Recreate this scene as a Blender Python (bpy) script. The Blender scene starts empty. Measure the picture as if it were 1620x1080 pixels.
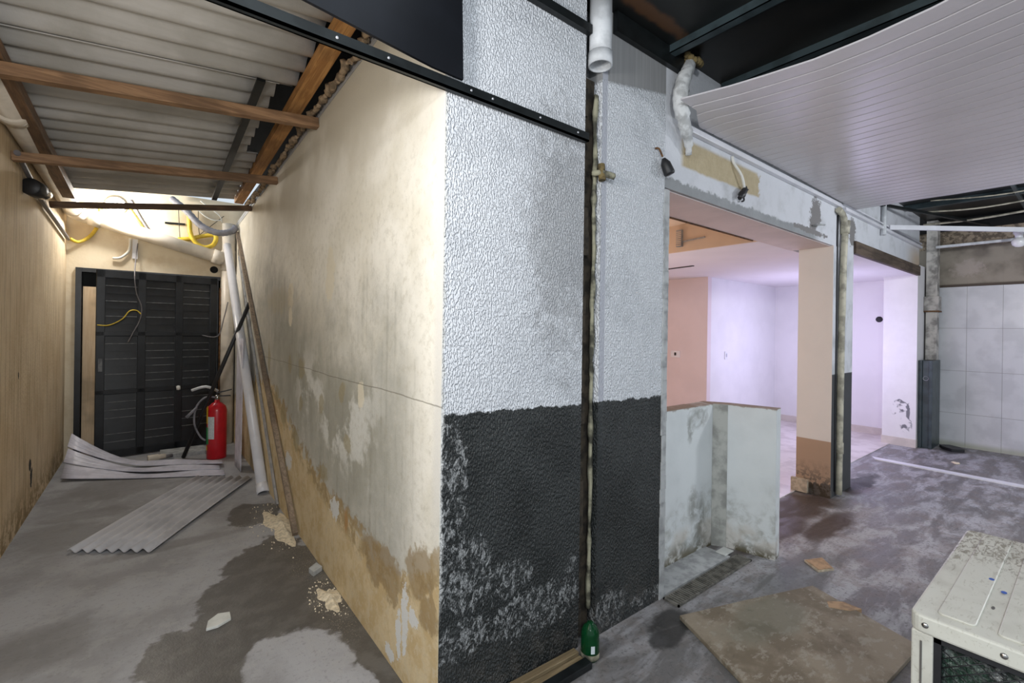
import bpy, math, random
from mathutils import Vector, Matrix
random.seed(7)
S = bpy.context.scene
COL = S.collection

# ------------------------------------------------------------------ camera
cam_d = bpy.data.cameras.new('camera'); cam = bpy.data.objects.new('camera', cam_d); COL.objects.link(cam)
YAW, ROLL = math.radians(38.053), math.radians(0.805)
fw = Vector((math.sin(YAW), math.cos(YAW), 0)); rt = Vector((math.cos(YAW), -math.sin(YAW), 0)); up = Vector((0, 0, 1))
cr = rt*math.cos(ROLL) + up*math.sin(ROLL); cu = up*math.cos(ROLL) - rt*math.sin(ROLL)
cam.matrix_world = Matrix(((cr.x, cu.x, -fw.x, 0), (cr.y, cu.y, -fw.y, 0), (cr.z, cu.z, -fw.z, 1.5), (0, 0, 0, 1)))
cam_d.sensor_width = 36; cam_d.sensor_fit = 'HORIZONTAL'; cam_d.lens = 730.04/1620*36; cam_d.shift_y = -18.3/1620
cam_d.clip_start = 0.02
S.camera = cam

# ------------------------------------------------------------------ exposure, world, lights
S.view_settings.view_transform = 'Standard'; S.view_settings.look = 'None'
S.view_settings.exposure = 0.18; S.view_settings.gamma = 1.0
S.view_settings.use_curve_mapping = False
W = bpy.data.worlds.new('world'); S.world = W; W.use_nodes = True
W.node_tree.nodes['Background'].inputs[0].default_value = (0.80, 0.90, 1.0, 1)
W.node_tree.nodes['Background'].inputs[1].default_value = 0.76

def point(name, loc, energy, color, r=0.08):
    d = bpy.data.lights.new(name, 'POINT'); d.energy = energy; d.color = color; d.shadow_soft_size = r
    o = bpy.data.objects.new(name, d); o.location = loc; COL.objects.link(o); return o
def area(name, loc, target, size, energy, color):
    d = bpy.data.lights.new(name, 'AREA'); d.energy = energy; d.color = color; d.shape = 'DISK'; d.size = size
    o = bpy.data.objects.new(name, d); o.location = loc
    o.rotation_euler = (Vector(target)-Vector(loc)).to_track_quat('-Z', 'Y').to_euler(); COL.objects.link(o); return o
point('hall_lamp_near', (-0.35, -0.95, 2.46), 120, (0.93, 0.97, 1.0), 0.14)
point('hall_lamp_beyond', (5.3, -1.0, 2.62), 125, (0.90, 0.94, 1.0), 0.14)
point('corridor_lamp', (-0.34, 6.70, 2.78), 38, (1.0, 0.96, 0.90), 0.06)
point('corridor_fill', (-0.22, 0.95, 2.12), 66, (1.0, 0.98, 0.96), 0.15)  # added fill light, unseen at the corridor mouth, brightening both walls
point('room_lamp_cool', (7.15, 2.35, 1.30), 48, (0.66, 0.63, 1.0), 0.60)
point('room_lamp_warm', (3.3, 4.6, 1.5), 36, (1.0, 0.74, 0.62), 0.40)
point('room_fill_middle', (4.0, 3.2, 1.2), 18, (1.0, 0.90, 0.86), 0.40)  # added fill light, unseen behind the wall, brightening the side of the pier

# ------------------------------------------------------------------ materials
class M:
    """small node builder"""
    def __init__(s, name, rough=0.7, metal=0.0):
        s.m = bpy.data.materials.new(name); s.m.use_nodes = True
        s.t = s.m.node_tree; s.b = s.t.nodes['Principled BSDF']
        s.b.inputs['Roughness'].default_value = rough; s.b.inputs['Metallic'].default_value = metal
        g = s.t.nodes.new('ShaderNodeNewGeometry'); s.P = g.outputs['Position']
        q = s.t.nodes.new('ShaderNodeSeparateXYZ'); s.t.links.new(s.P, q.inputs[0])
        s.x, s.y, s.z = q.outputs
    def put(s, sock, v):
        if isinstance(v, bpy.types.NodeSocket): s.t.links.new(v, sock)
        elif isinstance(v, (tuple, list)) and len(v) == 3 and sock.type == 'RGBA': sock.default_value = (*v, 1)
        else: sock.default_value = v
    def ma(s, op, a, b=0.0, clamp=False):
        n = s.t.nodes.new('ShaderNodeMath'); n.operation = op; n.use_clamp = clamp
        s.put(n.inputs[0], a); s.put(n.inputs[1], b); return n.outputs[0]
    def add(s, a, b): return s.ma('ADD', a, b)
    def sub(s, a, b): return s.ma('SUBTRACT', a, b)
    def mul(s, a, b): return s.ma('MULTIPLY', a, b)
    def mx(s, a, b): return s.ma('MAXIMUM', a, b)
    def mn(s, a, b): return s.ma('MINIMUM', a, b)
    def inv(s, a): return s.sub(1.0, a)
    def noise(s, scale, detail=4, rough=0.55, st=(1, 1, 1), off=(0, 0, 0), dist=0.0):
        mp = s.t.nodes.new('ShaderNodeMapping'); s.t.links.new(s.P, mp.inputs[0])
        mp.inputs['Scale'].default_value = st; mp.inputs['Location'].default_value = off
        n = s.t.nodes.new('ShaderNodeTexNoise'); s.t.links.new(mp.outputs[0], n.inputs['Vector'])
        n.inputs['Scale'].default_value = scale; n.inputs['Detail'].default_value = detail
        n.inputs['Roughness'].default_value = rough; n.inputs['Distortion'].default_value = dist
        return s.add(s.mul(n.outputs[0], 1.7), -0.35)
    def sm(s, v, a, b):
        n = s.t.nodes.new('ShaderNodeMapRange'); n.interpolation_type = 'SMOOTHSTEP'
        s.put(n.inputs['Value'], v); s.put(n.inputs['From Min'], a); s.put(n.inputs['From Max'], b); return n.outputs[0]
    def smd(s, v, a, b): return s.inv(s.sm(v, a, b))          # falling step
    def band(s, v, c, w, soft): return s.mul(s.sm(v, c-w-soft, c-w), s.smd(v, c+w, c+w+soft))
    def curve(s, v, pts):
        lo, hi = pts[0][0], pts[-1][0]
        mr = s.t.nodes.new('ShaderNodeMapRange'); s.put(mr.inputs['Value'], v)
        mr.inputs['From Min'].default_value = lo; mr.inputs['From Max'].default_value = hi
        r = s.t.nodes.new('ShaderNodeValToRGB'); s.t.links.new(mr.outputs[0], r.inputs[0])
        e = r.color_ramp.elements
        while len(e) < len(pts): e.new(0.5)
        for i, (p, c) in enumerate(pts):
            e[i].position = (p-lo)/(hi-lo); e[i].color = (c, c, c, 1)
        return r.outputs[0]
    def mix(s, f, a, b):
        n = s.t.nodes.new('ShaderNodeMix'); n.data_type = 'RGBA'
        s.put(n.inputs[0], f); s.put(n.inputs[6], a); s.put(n.inputs[7], b); return n.outputs[2]
    def blob(s, u, v, cu, cv, ru, rv, nz=None, amp=0.6, soft=0.08):
        a = s.mul(s.sub(u, cu), 1/ru); b = s.mul(s.sub(v, cv), 1/rv)
        d = s.ma('SQRT', s.add(s.mul(a, a), s.mul(b, b)))
        if nz is not None: d = s.add(d, s.mul(s.sub(nz, 0.5), amp*2))
        return s.smd(d, 1-soft, 1+soft)
    def blobs(s, u, v, lst, nz, amp=0.6, soft=0.08):
        r = None
        for q in lst:
            k = s.blob(u, v, *q, nz=nz, amp=amp, soft=soft); r = k if r is None else s.mx(r, k)
        return r
    def color(s, c): s.put(s.b.inputs['Base Color'], c); return s
    def rough(s, v): s.put(s.b.inputs['Roughness'], v); return s
    def bump(s, h, strength=0.4, dist=0.01):
        n = s.t.nodes.new('ShaderNodeBump'); s.put(n.inputs['Height'], h)
        n.inputs['Strength'].default_value = strength; n.inputs['Distance'].default_value = dist
        s.t.links.new(n.outputs[0], s.b.inputs['Normal']); return s

def simple(name, c, rough=0.6, metal=0.0, var=0.25, scale=14, bump=0.0, st=(1, 1, 1), dirt=None):
    m = M(name, rough, metal); n = m.noise(scale, 5, st=st)
    d = tuple(x*(1-var) for x in c) if dirt is None else dirt
    m.color(m.mix(m.sm(n, 0.35, 0.72), c, d))
    if bump: m.bump(n, bump, 0.006)
    return m.m

def wood(name, c1, c2, axis, rough=0.65):
    m = M(name, rough); st = [14, 14, 14]; st['xyz'.index(axis)] = 0.9
    g = m.noise(3.0, 6, 0.65, tuple(st), dist=0.7); k = m.noise(2.2, 3, st=(1, 1, 1), off=(3, 1, 2))
    st2 = [90, 90, 90]; st2['xyz'.index(axis)] = 2.5
    f = m.noise(1.6, 3, st=tuple(st2))
    c = m.mix(m.sm(g, 0.32, 0.68), c1, c2); c = m.mix(m.mul(m.sm(k, 0.5, 0.7), 0.5), c, tuple(v*0.45 for v in c2))
    m.color(c); m.bump(m.add(g, m.mul(f, 0.4)), 0.35, 0.004); return m.m

MAT = {}
# --- front wall: coarse sprayed stucco, white above and charcoal below
def stucco_front():
    m = M('stucco_white_over_charcoal', 0.75)
    n1 = m.noise(135, 1.5, 0.4, (1, 1, 0.50), dist=0.0); n2 = m.noise(3, 5); n3 = m.noise(18, 5, 0.7); fine = m.noise(160, 2, st=(1, 1, .5))
    edge = m.add(m.sub(1.195, m.mul(m.x, 0.024)), m.mul(m.sub(n3, 0.5), 0.035))
    dark = m.smd(m.z, m.sub(edge, 0.004), m.add(edge, 0.004))
    white = m.mix(m.sm(n2, 0.5, 1.15), (0.66, 0.68, 0.71), (0.44, 0.46, 0.49))
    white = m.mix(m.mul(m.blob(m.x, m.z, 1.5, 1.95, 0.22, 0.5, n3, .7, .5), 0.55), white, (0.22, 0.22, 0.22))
    char = m.mix(m.sm(n2, 0.35, 0.7), (0.014, 0.017, 0.017), (0.028, 0.032, 0.032))
    where = m.blobs(m.x, m.z, [(0.90, 0.86, 0.10, 0.34), (0.98, 0.55, 0.16, 0.20), (1.16, 0.46, 0.22, 0.10), (1.35, 0.28, 0.34, 0.13), (1.55, 0.40, .07, .08), (0.95, .30, .2, .1), (1.85, .10, .16, .12), (2.15, .06, .2, .05)], n2, 0.22, 0.35)
    flake = m.noise(42, 6, 0.75, (1, 1, .6), dist=1.0)
    chips = m.sm(m.add(m.add(flake, m.mul(n3, 0.3)), m.mul(where, 0.70)), 1.32, 1.52); chips = m.mul(m.mul(chips, m.sm(where, .08, .45)), .66)
    char = m.mix(chips, char, (0.40, 0.41, 0.41))
    char = m.mix(m.mul(m.smd(m.z, 0.0, 0.35), m.mul(m.sm(n3, 0.42, 0.66), 0.4)), char, (0.11, 0.10, 0.09))
    # left arris is worn to bare white along its whole height
    arris = m.smd(m.x, 0.862, m.mx(m.add(0.868, m.mul(m.sub(n3, .4), 0.05)), 0.864))
    c = m.mix(dark, white, char); c = m.mix(m.mul(arris, m.sm(m.z, .35, .6)), c, (0.62, 0.62, 0.60))
    # plain grey patch without stucco grain, high on the right-hand pier
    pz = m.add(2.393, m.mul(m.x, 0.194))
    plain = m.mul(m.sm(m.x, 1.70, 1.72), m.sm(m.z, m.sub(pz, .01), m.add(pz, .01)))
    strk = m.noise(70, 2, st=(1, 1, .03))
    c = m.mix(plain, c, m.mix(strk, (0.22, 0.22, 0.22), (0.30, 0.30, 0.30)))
    band = m.band(m.x, 1.752, 0.016, 0.006)  # shadow just right of the chase, painted as a smooth bluish stripe
    c = m.mix(m.mul(band, m.inv(dark)), c, (0.38, 0.39, 0.43))
    m.color(c); h = m.mul(m.add(m.sm(n1, 0.30, 0.72), m.mul(fine, 0.15)), m.inv(m.mx(plain, m.mul(band, .8))))
    m.bump(h, 0.85, 0.010); m.rough(m.mix(dark, (0.8,)*3, (0.5,)*3)); return m.m
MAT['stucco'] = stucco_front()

# --- corridor wall (block side): cream render, greyed by damp, ochre along the foot
def damp_wall():
    m = M('cream_render_with_damp', 0.85)
    n1 = m.noise(2.2, 6, 0.6); n2 = m.noise(9, 6, 0.65); st = m.noise(22, 3, 0.6, (1, 1, .06)); fine = m.noise(90, 4, 0.6, (1, 1, .7)); n4 = m.noise(26, 5, .7, off=(4, 2, 1)); n5 = m.noise(1.1, 4, .55, off=(7, 3, 1)); sp = m.noise(190, 3, .6)
    c = m.mix(m.sm(n1, 0.35, 0.7), (0.80, 0.77, 0.69), (0.70, 0.665, 0.57))
    zb = m.curve(m.y, [(1.5, .64), (1.75, .50), (1.95, .42), (2.45, .46), (3.1, .55), (3.5, .64), (4.1, .86), (4.6, 1.02), (5.4, .95), (7.0, .55)])
    zb = m.add(zb, m.mul(m.sub(n2, 0.5), 0.26))
    d = m.sub(m.z, zb)
    grey = m.mul(m.smd(m.add(d, m.mul(m.sub(n5, .5), 1.0)), 0.5, 1.5), m.sm(m.y, 1.58, 1.95))
    c = m.mix(m.mul(m.sm(m.z, 2.0, 2.7), m.sm(n5, .2, .6)), c, (0.56, 0.52, 0.43))  # shade below the roof, painted as a darker wall top
    c = m.mix(m.mul(grey, m.add(0.6, m.mul(n2, 0.45))), c, (0.37, 0.365, 0.325))
    c = m.mix(m.mul(grey, m.mul(m.mul(m.sm(st, 0.45, 0.95), m.sm(n2, .1, .7)), .8)), c, (0.27, 0.26, 0.215))
    c = m.mix(m.mul(m.blobs(m.y, m.z, [(3.7, 1.25, .75, .42), (2.6, .95, .5, .3)], n1, .9, .6), .6), c, (.24, .235, .185))
    c = m.mix(m.mul(m.mul(m.sm(n1, .5, .62), m.smd(m.ma('ABSOLUTE', m.sub(m.z, 1.0)), .1, .5)), m.band(m.y, 2.9, .5, .5)), c, (0.60, 0.60, 0.56))
    low = m.smd(d, -0.02, 0.02)
    och = m.mix(m.sm(n2, 0.35, 0.7), (0.62, 0.50, 0.31), (0.52, 0.385, 0.20))
    och = m.mix(m.sm(n4, .55, .75), och, (0.66, 0.53, 0.33))
    c = m.mix(low, c, och)
    rim = m.mul(m.band(d, -0.05, 0.045, 0.05), m.sm(n2, 0.32, 0.6))
    c = m.mix(m.mul(rim, 0.75), c, (0.27, 0.19, 0.085))
    dk = m.blobs(m.y, m.z, [(1.66, .52, .11, .12), (2.08, .38, .22, .12), (1.60, .40, .07, .1)], n2, 0.7, 0.15)
    c = m.mix(m.mul(dk, 0.75), c, (0.26, 0.175, 0.075))
    spot = m.blobs(m.y, m.z, [(3.9, 1.22, .07, .07), (3.55, 1.20, .07, .08), (4.35, .92, .06, .07), (2.65, 1.12, .06, .07), (3.55, .95, .05, .06), (3.05, 1.02, .05, .06), (2.55, .86, .06, .06), (4.1, .78, .09, .08), (3.7, .66, .09, .08), (4.7, 1.2, .05, .12), (3.0, .6, .1, .05)], n2, 0.9, 0.2)
    c = m.mix(m.mul(spot, 0.65), c, (0.30, 0.25, 0.13))
    c = m.mix(m.mul(m.mul(m.sm(n4, .45, .9), m.smd(m.z, 1.9, 2.7)), .40), c, (.36, .33, .25))
    pl = m.blobs(m.y, m.z, [(3.9, 1.75, .10, .09), (2.9, 1.82, .09, .16), (2.35, 1.16, .05, .08), (3.9, 1.58, .06, .07)], n2, 0.7, 0.12)
    c = m.mix(m.mul(pl, 0.8), c, (0.70, 0.64, 0.50))
    br = m.blobs(m.y, m.z, [(4.3, 1.72, .45, .10)], n2, 0.8, .4)
    c = m.mix(m.mul(br, 0.45), c, (0.36, 0.30, 0.18))
    rust = m.blobs(m.y, m.z, [(2.55, .44, .03, .07), (4.75, .98, .08, .06), (4.45, .7, .16, .12)], n2, 0.8, .3)
    c = m.mix(m.mul(rust, 0.55), c, (0.42, 0.20, 0.055))
    peel = m.blobs(m.y, m.z, [(1.80, .27, .03, .16), (1.86, .18, .025, .10), (1.72, .31, .05, .04), (2.75, .45, .08, .06), (3.9, .46, .10, .06), (1.95, .05, .05, .03)], n4, 0.9, 0.04)
    c = m.mix(peel, c, (0.62, 0.62, 0.60))
    ar = m.smd(m.y, 1.545, 1.60); c = m.mix(m.mul(ar, m.sm(m.z, .5, 1.0)), c, (0.68, 0.66, 0.61))
    pit = m.sm(sp, 0.78, 0.9); c = m.mix(m.mul(pit, 0.6), c, (0.22, 0.20, 0.15))
    crack = m.mul(m.smd(m.ma('ABSOLUTE', m.sub(m.z, m.add(1.21, m.mul(m.sub(n1, .5), .02)))), 0.0015, 0.004), m.smd(m.y, 5, 5.5))
    c = m.mix(m.mul(crack, 0.6), c, (0.18, 0.16, 0.12))
    m.color(c); m.bump(m.sub(m.add(m.mul(fine, .4), m.mul(st, .15)), m.add(m.mul(crack, .6), m.mul(pit, .3))), 0.4, 0.005); return m.m
MAT['damp'] = damp_wall()

def ochre_wall():
    m = M('ochre_render', 0.85); st = m.noise(30, 3, .6, (1, 1, .05)); n1 = m.noise(2, 5); n2 = m.noise(14, 6, .7); fine = m.noise(110, 3, .6, (1, 1, .35))
    c = m.mix(m.sm(n1, .35, .7), (0.74, 0.60, 0.41), (0.66, 0.51, 0.32))
    c = m.mix(m.mul(m.sm(st, .48, .7), .5), c, (0.42, 0.30, 0.165)); c = m.mix(m.mul(m.sm(n2, .55, .75), .4), c, (0.66, 0.54, 0.36))
    c = m.mix(m.mul(m.smd(m.z, 0.0, .35), m.sm(n2, .35, .6)), c, (0.30, 0.21, 0.10))
    c = m.mix(m.blobs(m.y, m.z, [(5.25, .28, .05, .07), (5.2, .38, .04, .05), (4.75, 1.12, .02, .03)], n2, .9, .1), c, (0.035, 0.03, 0.025))
    m.color(c); m.bump(m.add(fine, m.mul(st, .5)), 0.55, 0.006); return m.m
MAT['ochre'] = ochre_wall()
def back_wall_mat():
    m = M('cream_back_wall', 0.8); n1 = m.noise(3, 6); n2 = m.noise(25, 4)
    m.color(m.mix(m.sm(n1, .4, .75), (0.75, 0.66, 0.50), (0.64, 0.53, 0.37))); m.bump(n2, .25, .006); return m.m
MAT['backwall'] = back_wall_mat()

def concrete_floor():
    m = M('concrete_floor', 0.55)
    n1 = m.noise(1.3, 6, .6); n2 = m.noise(7, 6, .65); n3 = m.noise(45, 4, .7); fine = m.noise(140, 3); w = m.noise(3.2, 6, .6, off=(2, 5, 0))
    sw = m.noise(2.2, 6, .62, (1, 3.2, 1), dist=.5)
    hall = m.mul(m.sm(m.add(m.x, m.mul(m.sub(n1, .5), .1)), 0.95, 1.2), m.smd(m.y, 1.9, 2.0))
    c = m.mix(m.sm(n1, .35, .68), (0.36, 0.36, 0.375), (0.26, 0.255, 0.26))
    c = m.mix(m.mul(m.sm(n2, .5, .7), .5), c, (0.36, 0.355, 0.355)); c = m.mix(m.mul(m.sm(n3, .6, .72), .35), c, (0.18, 0.175, 0.17))
    hz = m.mix(m.sm(sw, .36, .66), (0.15, 0.142, 0.142), (0.36, 0.355, 0.37))
    sk = m.noise(5, 6, .7, (.9, 4.5, 1), dist=.6); hz = m.mix(m.mul(m.sm(sk, .55, .95), .6), hz, (.40, .395, .40)); hz = m.mix(m.mul(m.smd(sk, .1, .4), .6), hz, (.085, .075, .07))
    hz = m.mix(m.mul(m.sm(n2, .45, .65), .35), hz, (0.175, 0.135, 0.112))
    hz = m.mix(m.mul(m.sm(n3, .58, .7), .5), hz, (0.060, 0.056, 0.052))
    hz = m.mix(m.mul(m.smd(m.x, 2.2, 3.4), .30), hz, (0.10, 0.104, 0.10))
    hz = m.mix(m.blobs(m.x, m.y, [(3.8, 1.55, .5, .16), (4.5, 1.60, .5, .2), (4.2, 1.3, .45, .09), (5.4, 1.45, .3, .10)], w, .6, .3), hz, (0.070, 0.050, 0.040))
    hz = m.mix(m.mul(m.blobs(m.x, m.y, [(2.15, 1.38, .12, .07), (2.05, 1.30, .16, .05), (8.3, 1.2, .3, .12), (5.7, 1.5, .45, .09)], w, .9, .3), .85), hz, (0.018, 0.017, 0.016))
    hz = m.mix(m.mul(m.blobs(m.x, m.y, [(3.1, 1.14, .5, .12), (2.3, .9, .5, .22)], w, .8, .5), .6), hz, (0.115, 0.12, 0.12))
    c = m.mix(hall, c, hz)
    wet = m.blobs(m.x, m.y, [(.62, 3.18, .30, .42), (.48, 2.75, .30, .36), (.25, 2.45, .26, .32), (.78, 2.75, .22, .75), (.84, 2.1, .10, .30), (.66, 4.18, .20, .22), (.10, 2.15, .20, .35)], w, .55, .06)
    wet = m.mul(wet, m.inv(m.blobs(m.x, m.y, [(.52, 2.15, .22, .30)], w, .45, .06)))
    damp = m.blobs(m.x, m.y, [(-.3, 5.6, .45, .35), (-.35, 4.9, .3, .12), (-.5, 4.5, .25, .3), (.1, 3.9, .35, .07), (.2, 1.5, .5, .3), (-.45, 3.0, .3, .2)], w, .7, .35)
    c = m.mix(m.mul(damp, .45), c, (0.12, 0.11, 0.10))
    c = m.mix(m.mul(wet, .92), c, m.mix(m.sm(n2, .4, .7), (0.070, 0.063, 0.054), (0.105, 0.097, 0.086)))
    dust = m.mul(m.blobs(m.x, m.y, [(.68, 3.85, .22, .35), (.8, 3.3, .12, .9), (.80, 2.6, .1, .35)], w, .8, .5), m.sm(fine, .62, .85))
    c = m.mix(m.mul(dust, .8), c, (0.58, 0.51, 0.38))
    m.color(c)
    r = m.mix(wet, m.mix(hall, (.72,)*3, m.mix(m.sm(sw, .3, .7), (.45,)*3, (.68,)*3)), (.40,)*3); m.rough(r)
    m.bump(m.add(m.mul(n3, .5), m.mul(fine, .3)), .35, .005); return m.m
MAT['floor'] = concrete_floor()
def room_floor_mat():
    m = M('pale_tile_floor', .25); n = m.noise(4, 4)
    fx = m.ma('FRACT', m.mul(m.x, 1/.45)); fy = m.ma('FRACT', m.mul(m.y, 1/.45))
    g = m.mx(m.smd(fx, .006, .012), m.smd(fy, .006, .012))
    c = m.mix(m.sm(n, .4, .7), (.66, .60, .58), (.52, .46, .44)); m.color(m.mix(m.mul(g, .5), c, (.25, .22, .2))); m.rough(.3); return m.m
MAT['roomfloor'] = room_floor_mat()
MAT['roomwall'] = simple('smooth_white_paint', (0.74, 0.72, 0.74), .7, var=.05, scale=2)
MAT['roomceil'] = simple('plaster_ceiling', (0.70, 0.66, 0.68), .8, var=.04, scale=1.5)
MAT['pinkwall'] = simple('lamp_tinted_pink_paint', (0.70, 0.60, 0.61), .7, var=.05, scale=2)  # pink cast of the warm lamps mixed into the wall colour
MAT['orangewall'] = simple('lamp_tinted_orange_paint', (0.72, 0.58, 0.44), .7, var=.06, scale=3)  # orange cast of the warm lamplight mixed into the paint colour

def beam_mat():
    m = M('patched_white_plaster', .75); n1 = m.noise(5, 6, .65); n2 = m.noise(22, 5, .7); n3 = m.noise(60, 3, st=(1, 1, .6))
    c = m.mix(m.sm(n1, .4, 1.0), (.62, .63, .66), (.46, .47, .48))
    tan = m.mul(m.mul(m.sm(m.x, 2.40, 2.46), m.smd(m.x, m.add(3.33, m.mul(n2, .12)), m.add(3.36, m.mul(n2, .12)))), m.mul(m.sm(m.z, m.add(2.445, m.mul(n1, .03)), m.add(2.465, m.mul(n1, .03))), m.smd(m.z, 2.62, 2.65)))
    c = m.mix(tan, c, m.mix(n2, (.50, .42, .27), (.40, .32, .19)))
    ed = m.add(2.372, m.mul(m.sub(n2, .5), .05)); low = m.mul(m.smd(m.z, m.sub(ed, .01), m.add(ed, .01)), m.smd(m.x, 4.4, 4.6))
    c = m.mix(low, c, m.mix(n1, (.22, .23, .235), (.33, .34, .345)))
    gp = m.blobs(m.x, m.z, [(4.48, 2.54, .11, .13), (4.42, 2.44, .09, .07), (5.42, 2.50, .10, .13), (4.35, 2.37, .35, .025)], n2, .7, .08)
    c = m.mix(gp, c, (.20, .19, .185))
    sc = m.mul(m.sm(n2, .78, .9), m.sm(n1, .55, .8)); c = m.mix(m.mul(sc, .5), c, (.2, .19, .18))
    c = m.mix(m.mul(m.sm(m.x, 7.3, 8.0), m.smd(m.z, 2.5, 2.75)), c, (.50, .40, .30))
    m.color(c); m.bump(m.add(n2, m.mul(m.mul(tan, n3), 1.5)), .4, .006); return m.m
MAT['beam'] = beam_mat()
MAT['soffit'] = simple('rose_soffit_paint', (.60, .52, .50), .8, var=.08, scale=4)

def pillar_mat():
    m = M('pier_paint', .7); n1 = m.noise(4, 5); n2 = m.noise(24, 5, .7)
    g = m.t.nodes.new('ShaderNodeNewGeometry'); q = m.t.nodes.new('ShaderNodeSeparateXYZ'); m.t.links.new(g.outputs['Normal'], q.inputs[0])
    front = m.smd(q.outputs[1], -.6, -.4); front = m.mul(front, m.sm(m.x, 4.9, 4.905))
    fd = m.smd(m.z, 1.128, 1.135)
    fc = m.mix(fd, m.mix(m.sm(n1, .4, .7), (.60, .61, .64), (.45, .46, .48)), m.mix(n1, (.032, .034, .036), (.05, .052, .056)))
    sd = m.smd(m.z, .512, .518)
    sc = m.mix(sd, m.mix(n1, (.70, .66, .61), (.66, .62, .57)), m.mix(m.sm(n1, .4, .7), (.42, .29, .195), (.35, .24, .16)))
    brk = m.mul(m.smd(m.z, m.add(.06, m.mul(n2, .10)), m.add(.07, m.mul(n2, .10))), m.smd(m.y, 1.68, 1.70))
    sc = m.mix(brk, sc, (.05, .035, .02))
    c = m.mix(front, sc, fc)
    ar = m.mul(m.smd(m.x, 4.925, 4.935), m.mul(m.smd(m.z, .05, .35), m.sm(n2, .45, .55))); c = m.mix(ar, c, (.10, .085, .07))
    m.color(c); m.bump(n2, .2, .005); return m.m
MAT['pillar'] = pillar_mat()
def jamb_mat():
    m = M('jamb_paint', .6); n2 = m.noise(9, 3, .5)
    c = m.mix(n2, (.74, .72, .73), (.68, .66, .67))
    k = m.blobs(m.y, m.z, [(1.62, .30, .06, .10), (1.68, .55, .07, .09), (1.75, .48, .03, .06), (1.60, .45, .02, .14)], n2, .9, .05)
    m.color(m.mix(m.mul(k, m.sm(n2, .35, .5)), c, (.16, .16, .18))); return m.m
MAT['jamb'] = jamb_mat()
def lowwall_mat():
    m = M('low_wall_plaster', .7); n1 = m.noise(3, 5, .55); n2 = m.noise(13, 5, .6, dist=.4)
    c = m.mix(m.sm(n1, .3, .9), (.68, .71, .71), (.60, .63, .63))
    edge = m.add(.02, m.mul(n1, .40))
    g = m.mul(m.smd(m.z, edge, m.add(edge, .25)), m.sm(n2, .35, .85)); c = m.mix(m.mul(g, .6), c, (.24, .235, .19))
    w = m.mul(m.smd(m.z, .16, .24), m.sm(n1, .35, .55)); c = m.mix(m.mul(w, .5), c, (.56, .50, .42))
    bl = m.blobs(m.x, m.z, [(2.98, .10, .10, .12), (3.0, .20, .05, .2), (2.75, .06, .18, .07), (2.95, .92, .12, .07), (2.85, .86, .04, .1), (2.45, .40, .08, .10), (2.9, .33, .07, .12)], n2, .8, .3)
    c = m.mix(m.mul(m.mul(bl, m.sm(n2, .15, .7)), .62), c, (.12, .115, .085))
    c = m.mix(m.mul(m.smd(m.z, .0, .10), m.sm(n2, .3, .55)), c, (.10, .085, .045))
    c = m.mix(m.sm(m.z, m.mn(m.sub(.990, m.mul(m.sub(n2, .45), .05)), .992), 1.0), c, (.25, .19, .14))
    m.color(c); m.bump(n2, .15, .005); return m.m
MAT['lowwall'] = lowwall_mat()

def end_wall_mat():
    m = M('tiled_end_wall', .35); n1 = m.noise(3, 5); n2 = m.noise(14, 6, .7)
    gy = m.ma('ABSOLUTE', m.sub(m.ma('FRACT', m.add(m.mul(m.sub(m.y, 1.12), 1/.335), 10.5)), .5))
    gz = m.ma('ABSOLUTE', m.sub(m.ma('FRACT', m.add(m.mul(m.sub(m.z, 1.608), 1/.5785), 10.5)), .5))
    g = m.mx(m.smd(gy, .004, .010), m.smd(gz, .0025, .006))
    t = m.mix(m.sm(n1, .4, .7), (.60, .61, .63), (.52, .53, .55))
    sm_ = m.mul(m.sm(n2, .75, 1.0), m.sm(n1, .55, .9)); t = m.mix(m.mul(sm_, .6), t, (.30, .30, .29)); t = m.mix(m.mul(g, .75), t, (.20, .20, .19))
    t = m.mix(m.mul(m.smd(m.z, .02, .10), .7), t, (.34, .35, .25))
    b = m.mix(m.sm(n1, .35, .7), (.30, .265, .215), (.20, .175, .14)); b = m.mix(m.mul(m.blob(m.y, m.z, 1.12, 2.42, .14, .1, n2, .8, .4), .7), b, (.42, .36, .32))
    b = m.mix(m.smd(m.z, m.add(2.195, m.mul(m.y, .0)), 2.215), b, (.085, .065, .05))
    r = m.mix(m.sm(n2, .4, .6), (.36, .29, .21), (.14, .11, .08))
    c = m.mix(m.sm(m.z, 2.168, 2.172), t, b); c = m.mix(m.sm(m.z, 2.70, 2.71), c, r)
    m.color(c); m.rough(m.mix(m.sm(m.z, 2.165, 2.17), (.22,)*3, (.85,)*3)); m.bump(m.sub(m.mul(n2, .15), g), .3, .004); return m.m
MAT['endwall'] = end_wall_mat()

def black_ceiling():
    m = M('black_sheet_ceiling', .42); n1 = m.noise(1.2, 5); n2 = m.noise(30, 3)
    c = m.mix(m.sm(n1, .4, .7), (.006, .007, .007), (.014, .013, .011))
    n3 = m.noise(9, 6, .7)
    br = m.blobs(m.x, m.y, [(1.95, 1.40, .36, .035)], n3, .6, .5)
    c = m.mix(m.mul(br, .7), c, (.11, .05, .02))
    m.color(c); m.bump(n2, .05, .003); return m.m
MAT['blackceil'] = black_ceiling()
MAT['blackpanel'] = simple('black_painted_panel', (.006, .007, .010), .35, var=.3, scale=3)
MAT['darksteel'] = simple('dark_green_steel', (.050, .072, .080), .38, .2, var=.35, scale=8)
MAT['blacksteel'] = simple('black_steel', (.012, .015, .016), .42, .3, var=.4, scale=12)
MAT['doorblack'] = simple('black_door_paint', (.012, .014, .018), .36, .0, var=.4, scale=9, bump=.08)
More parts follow.
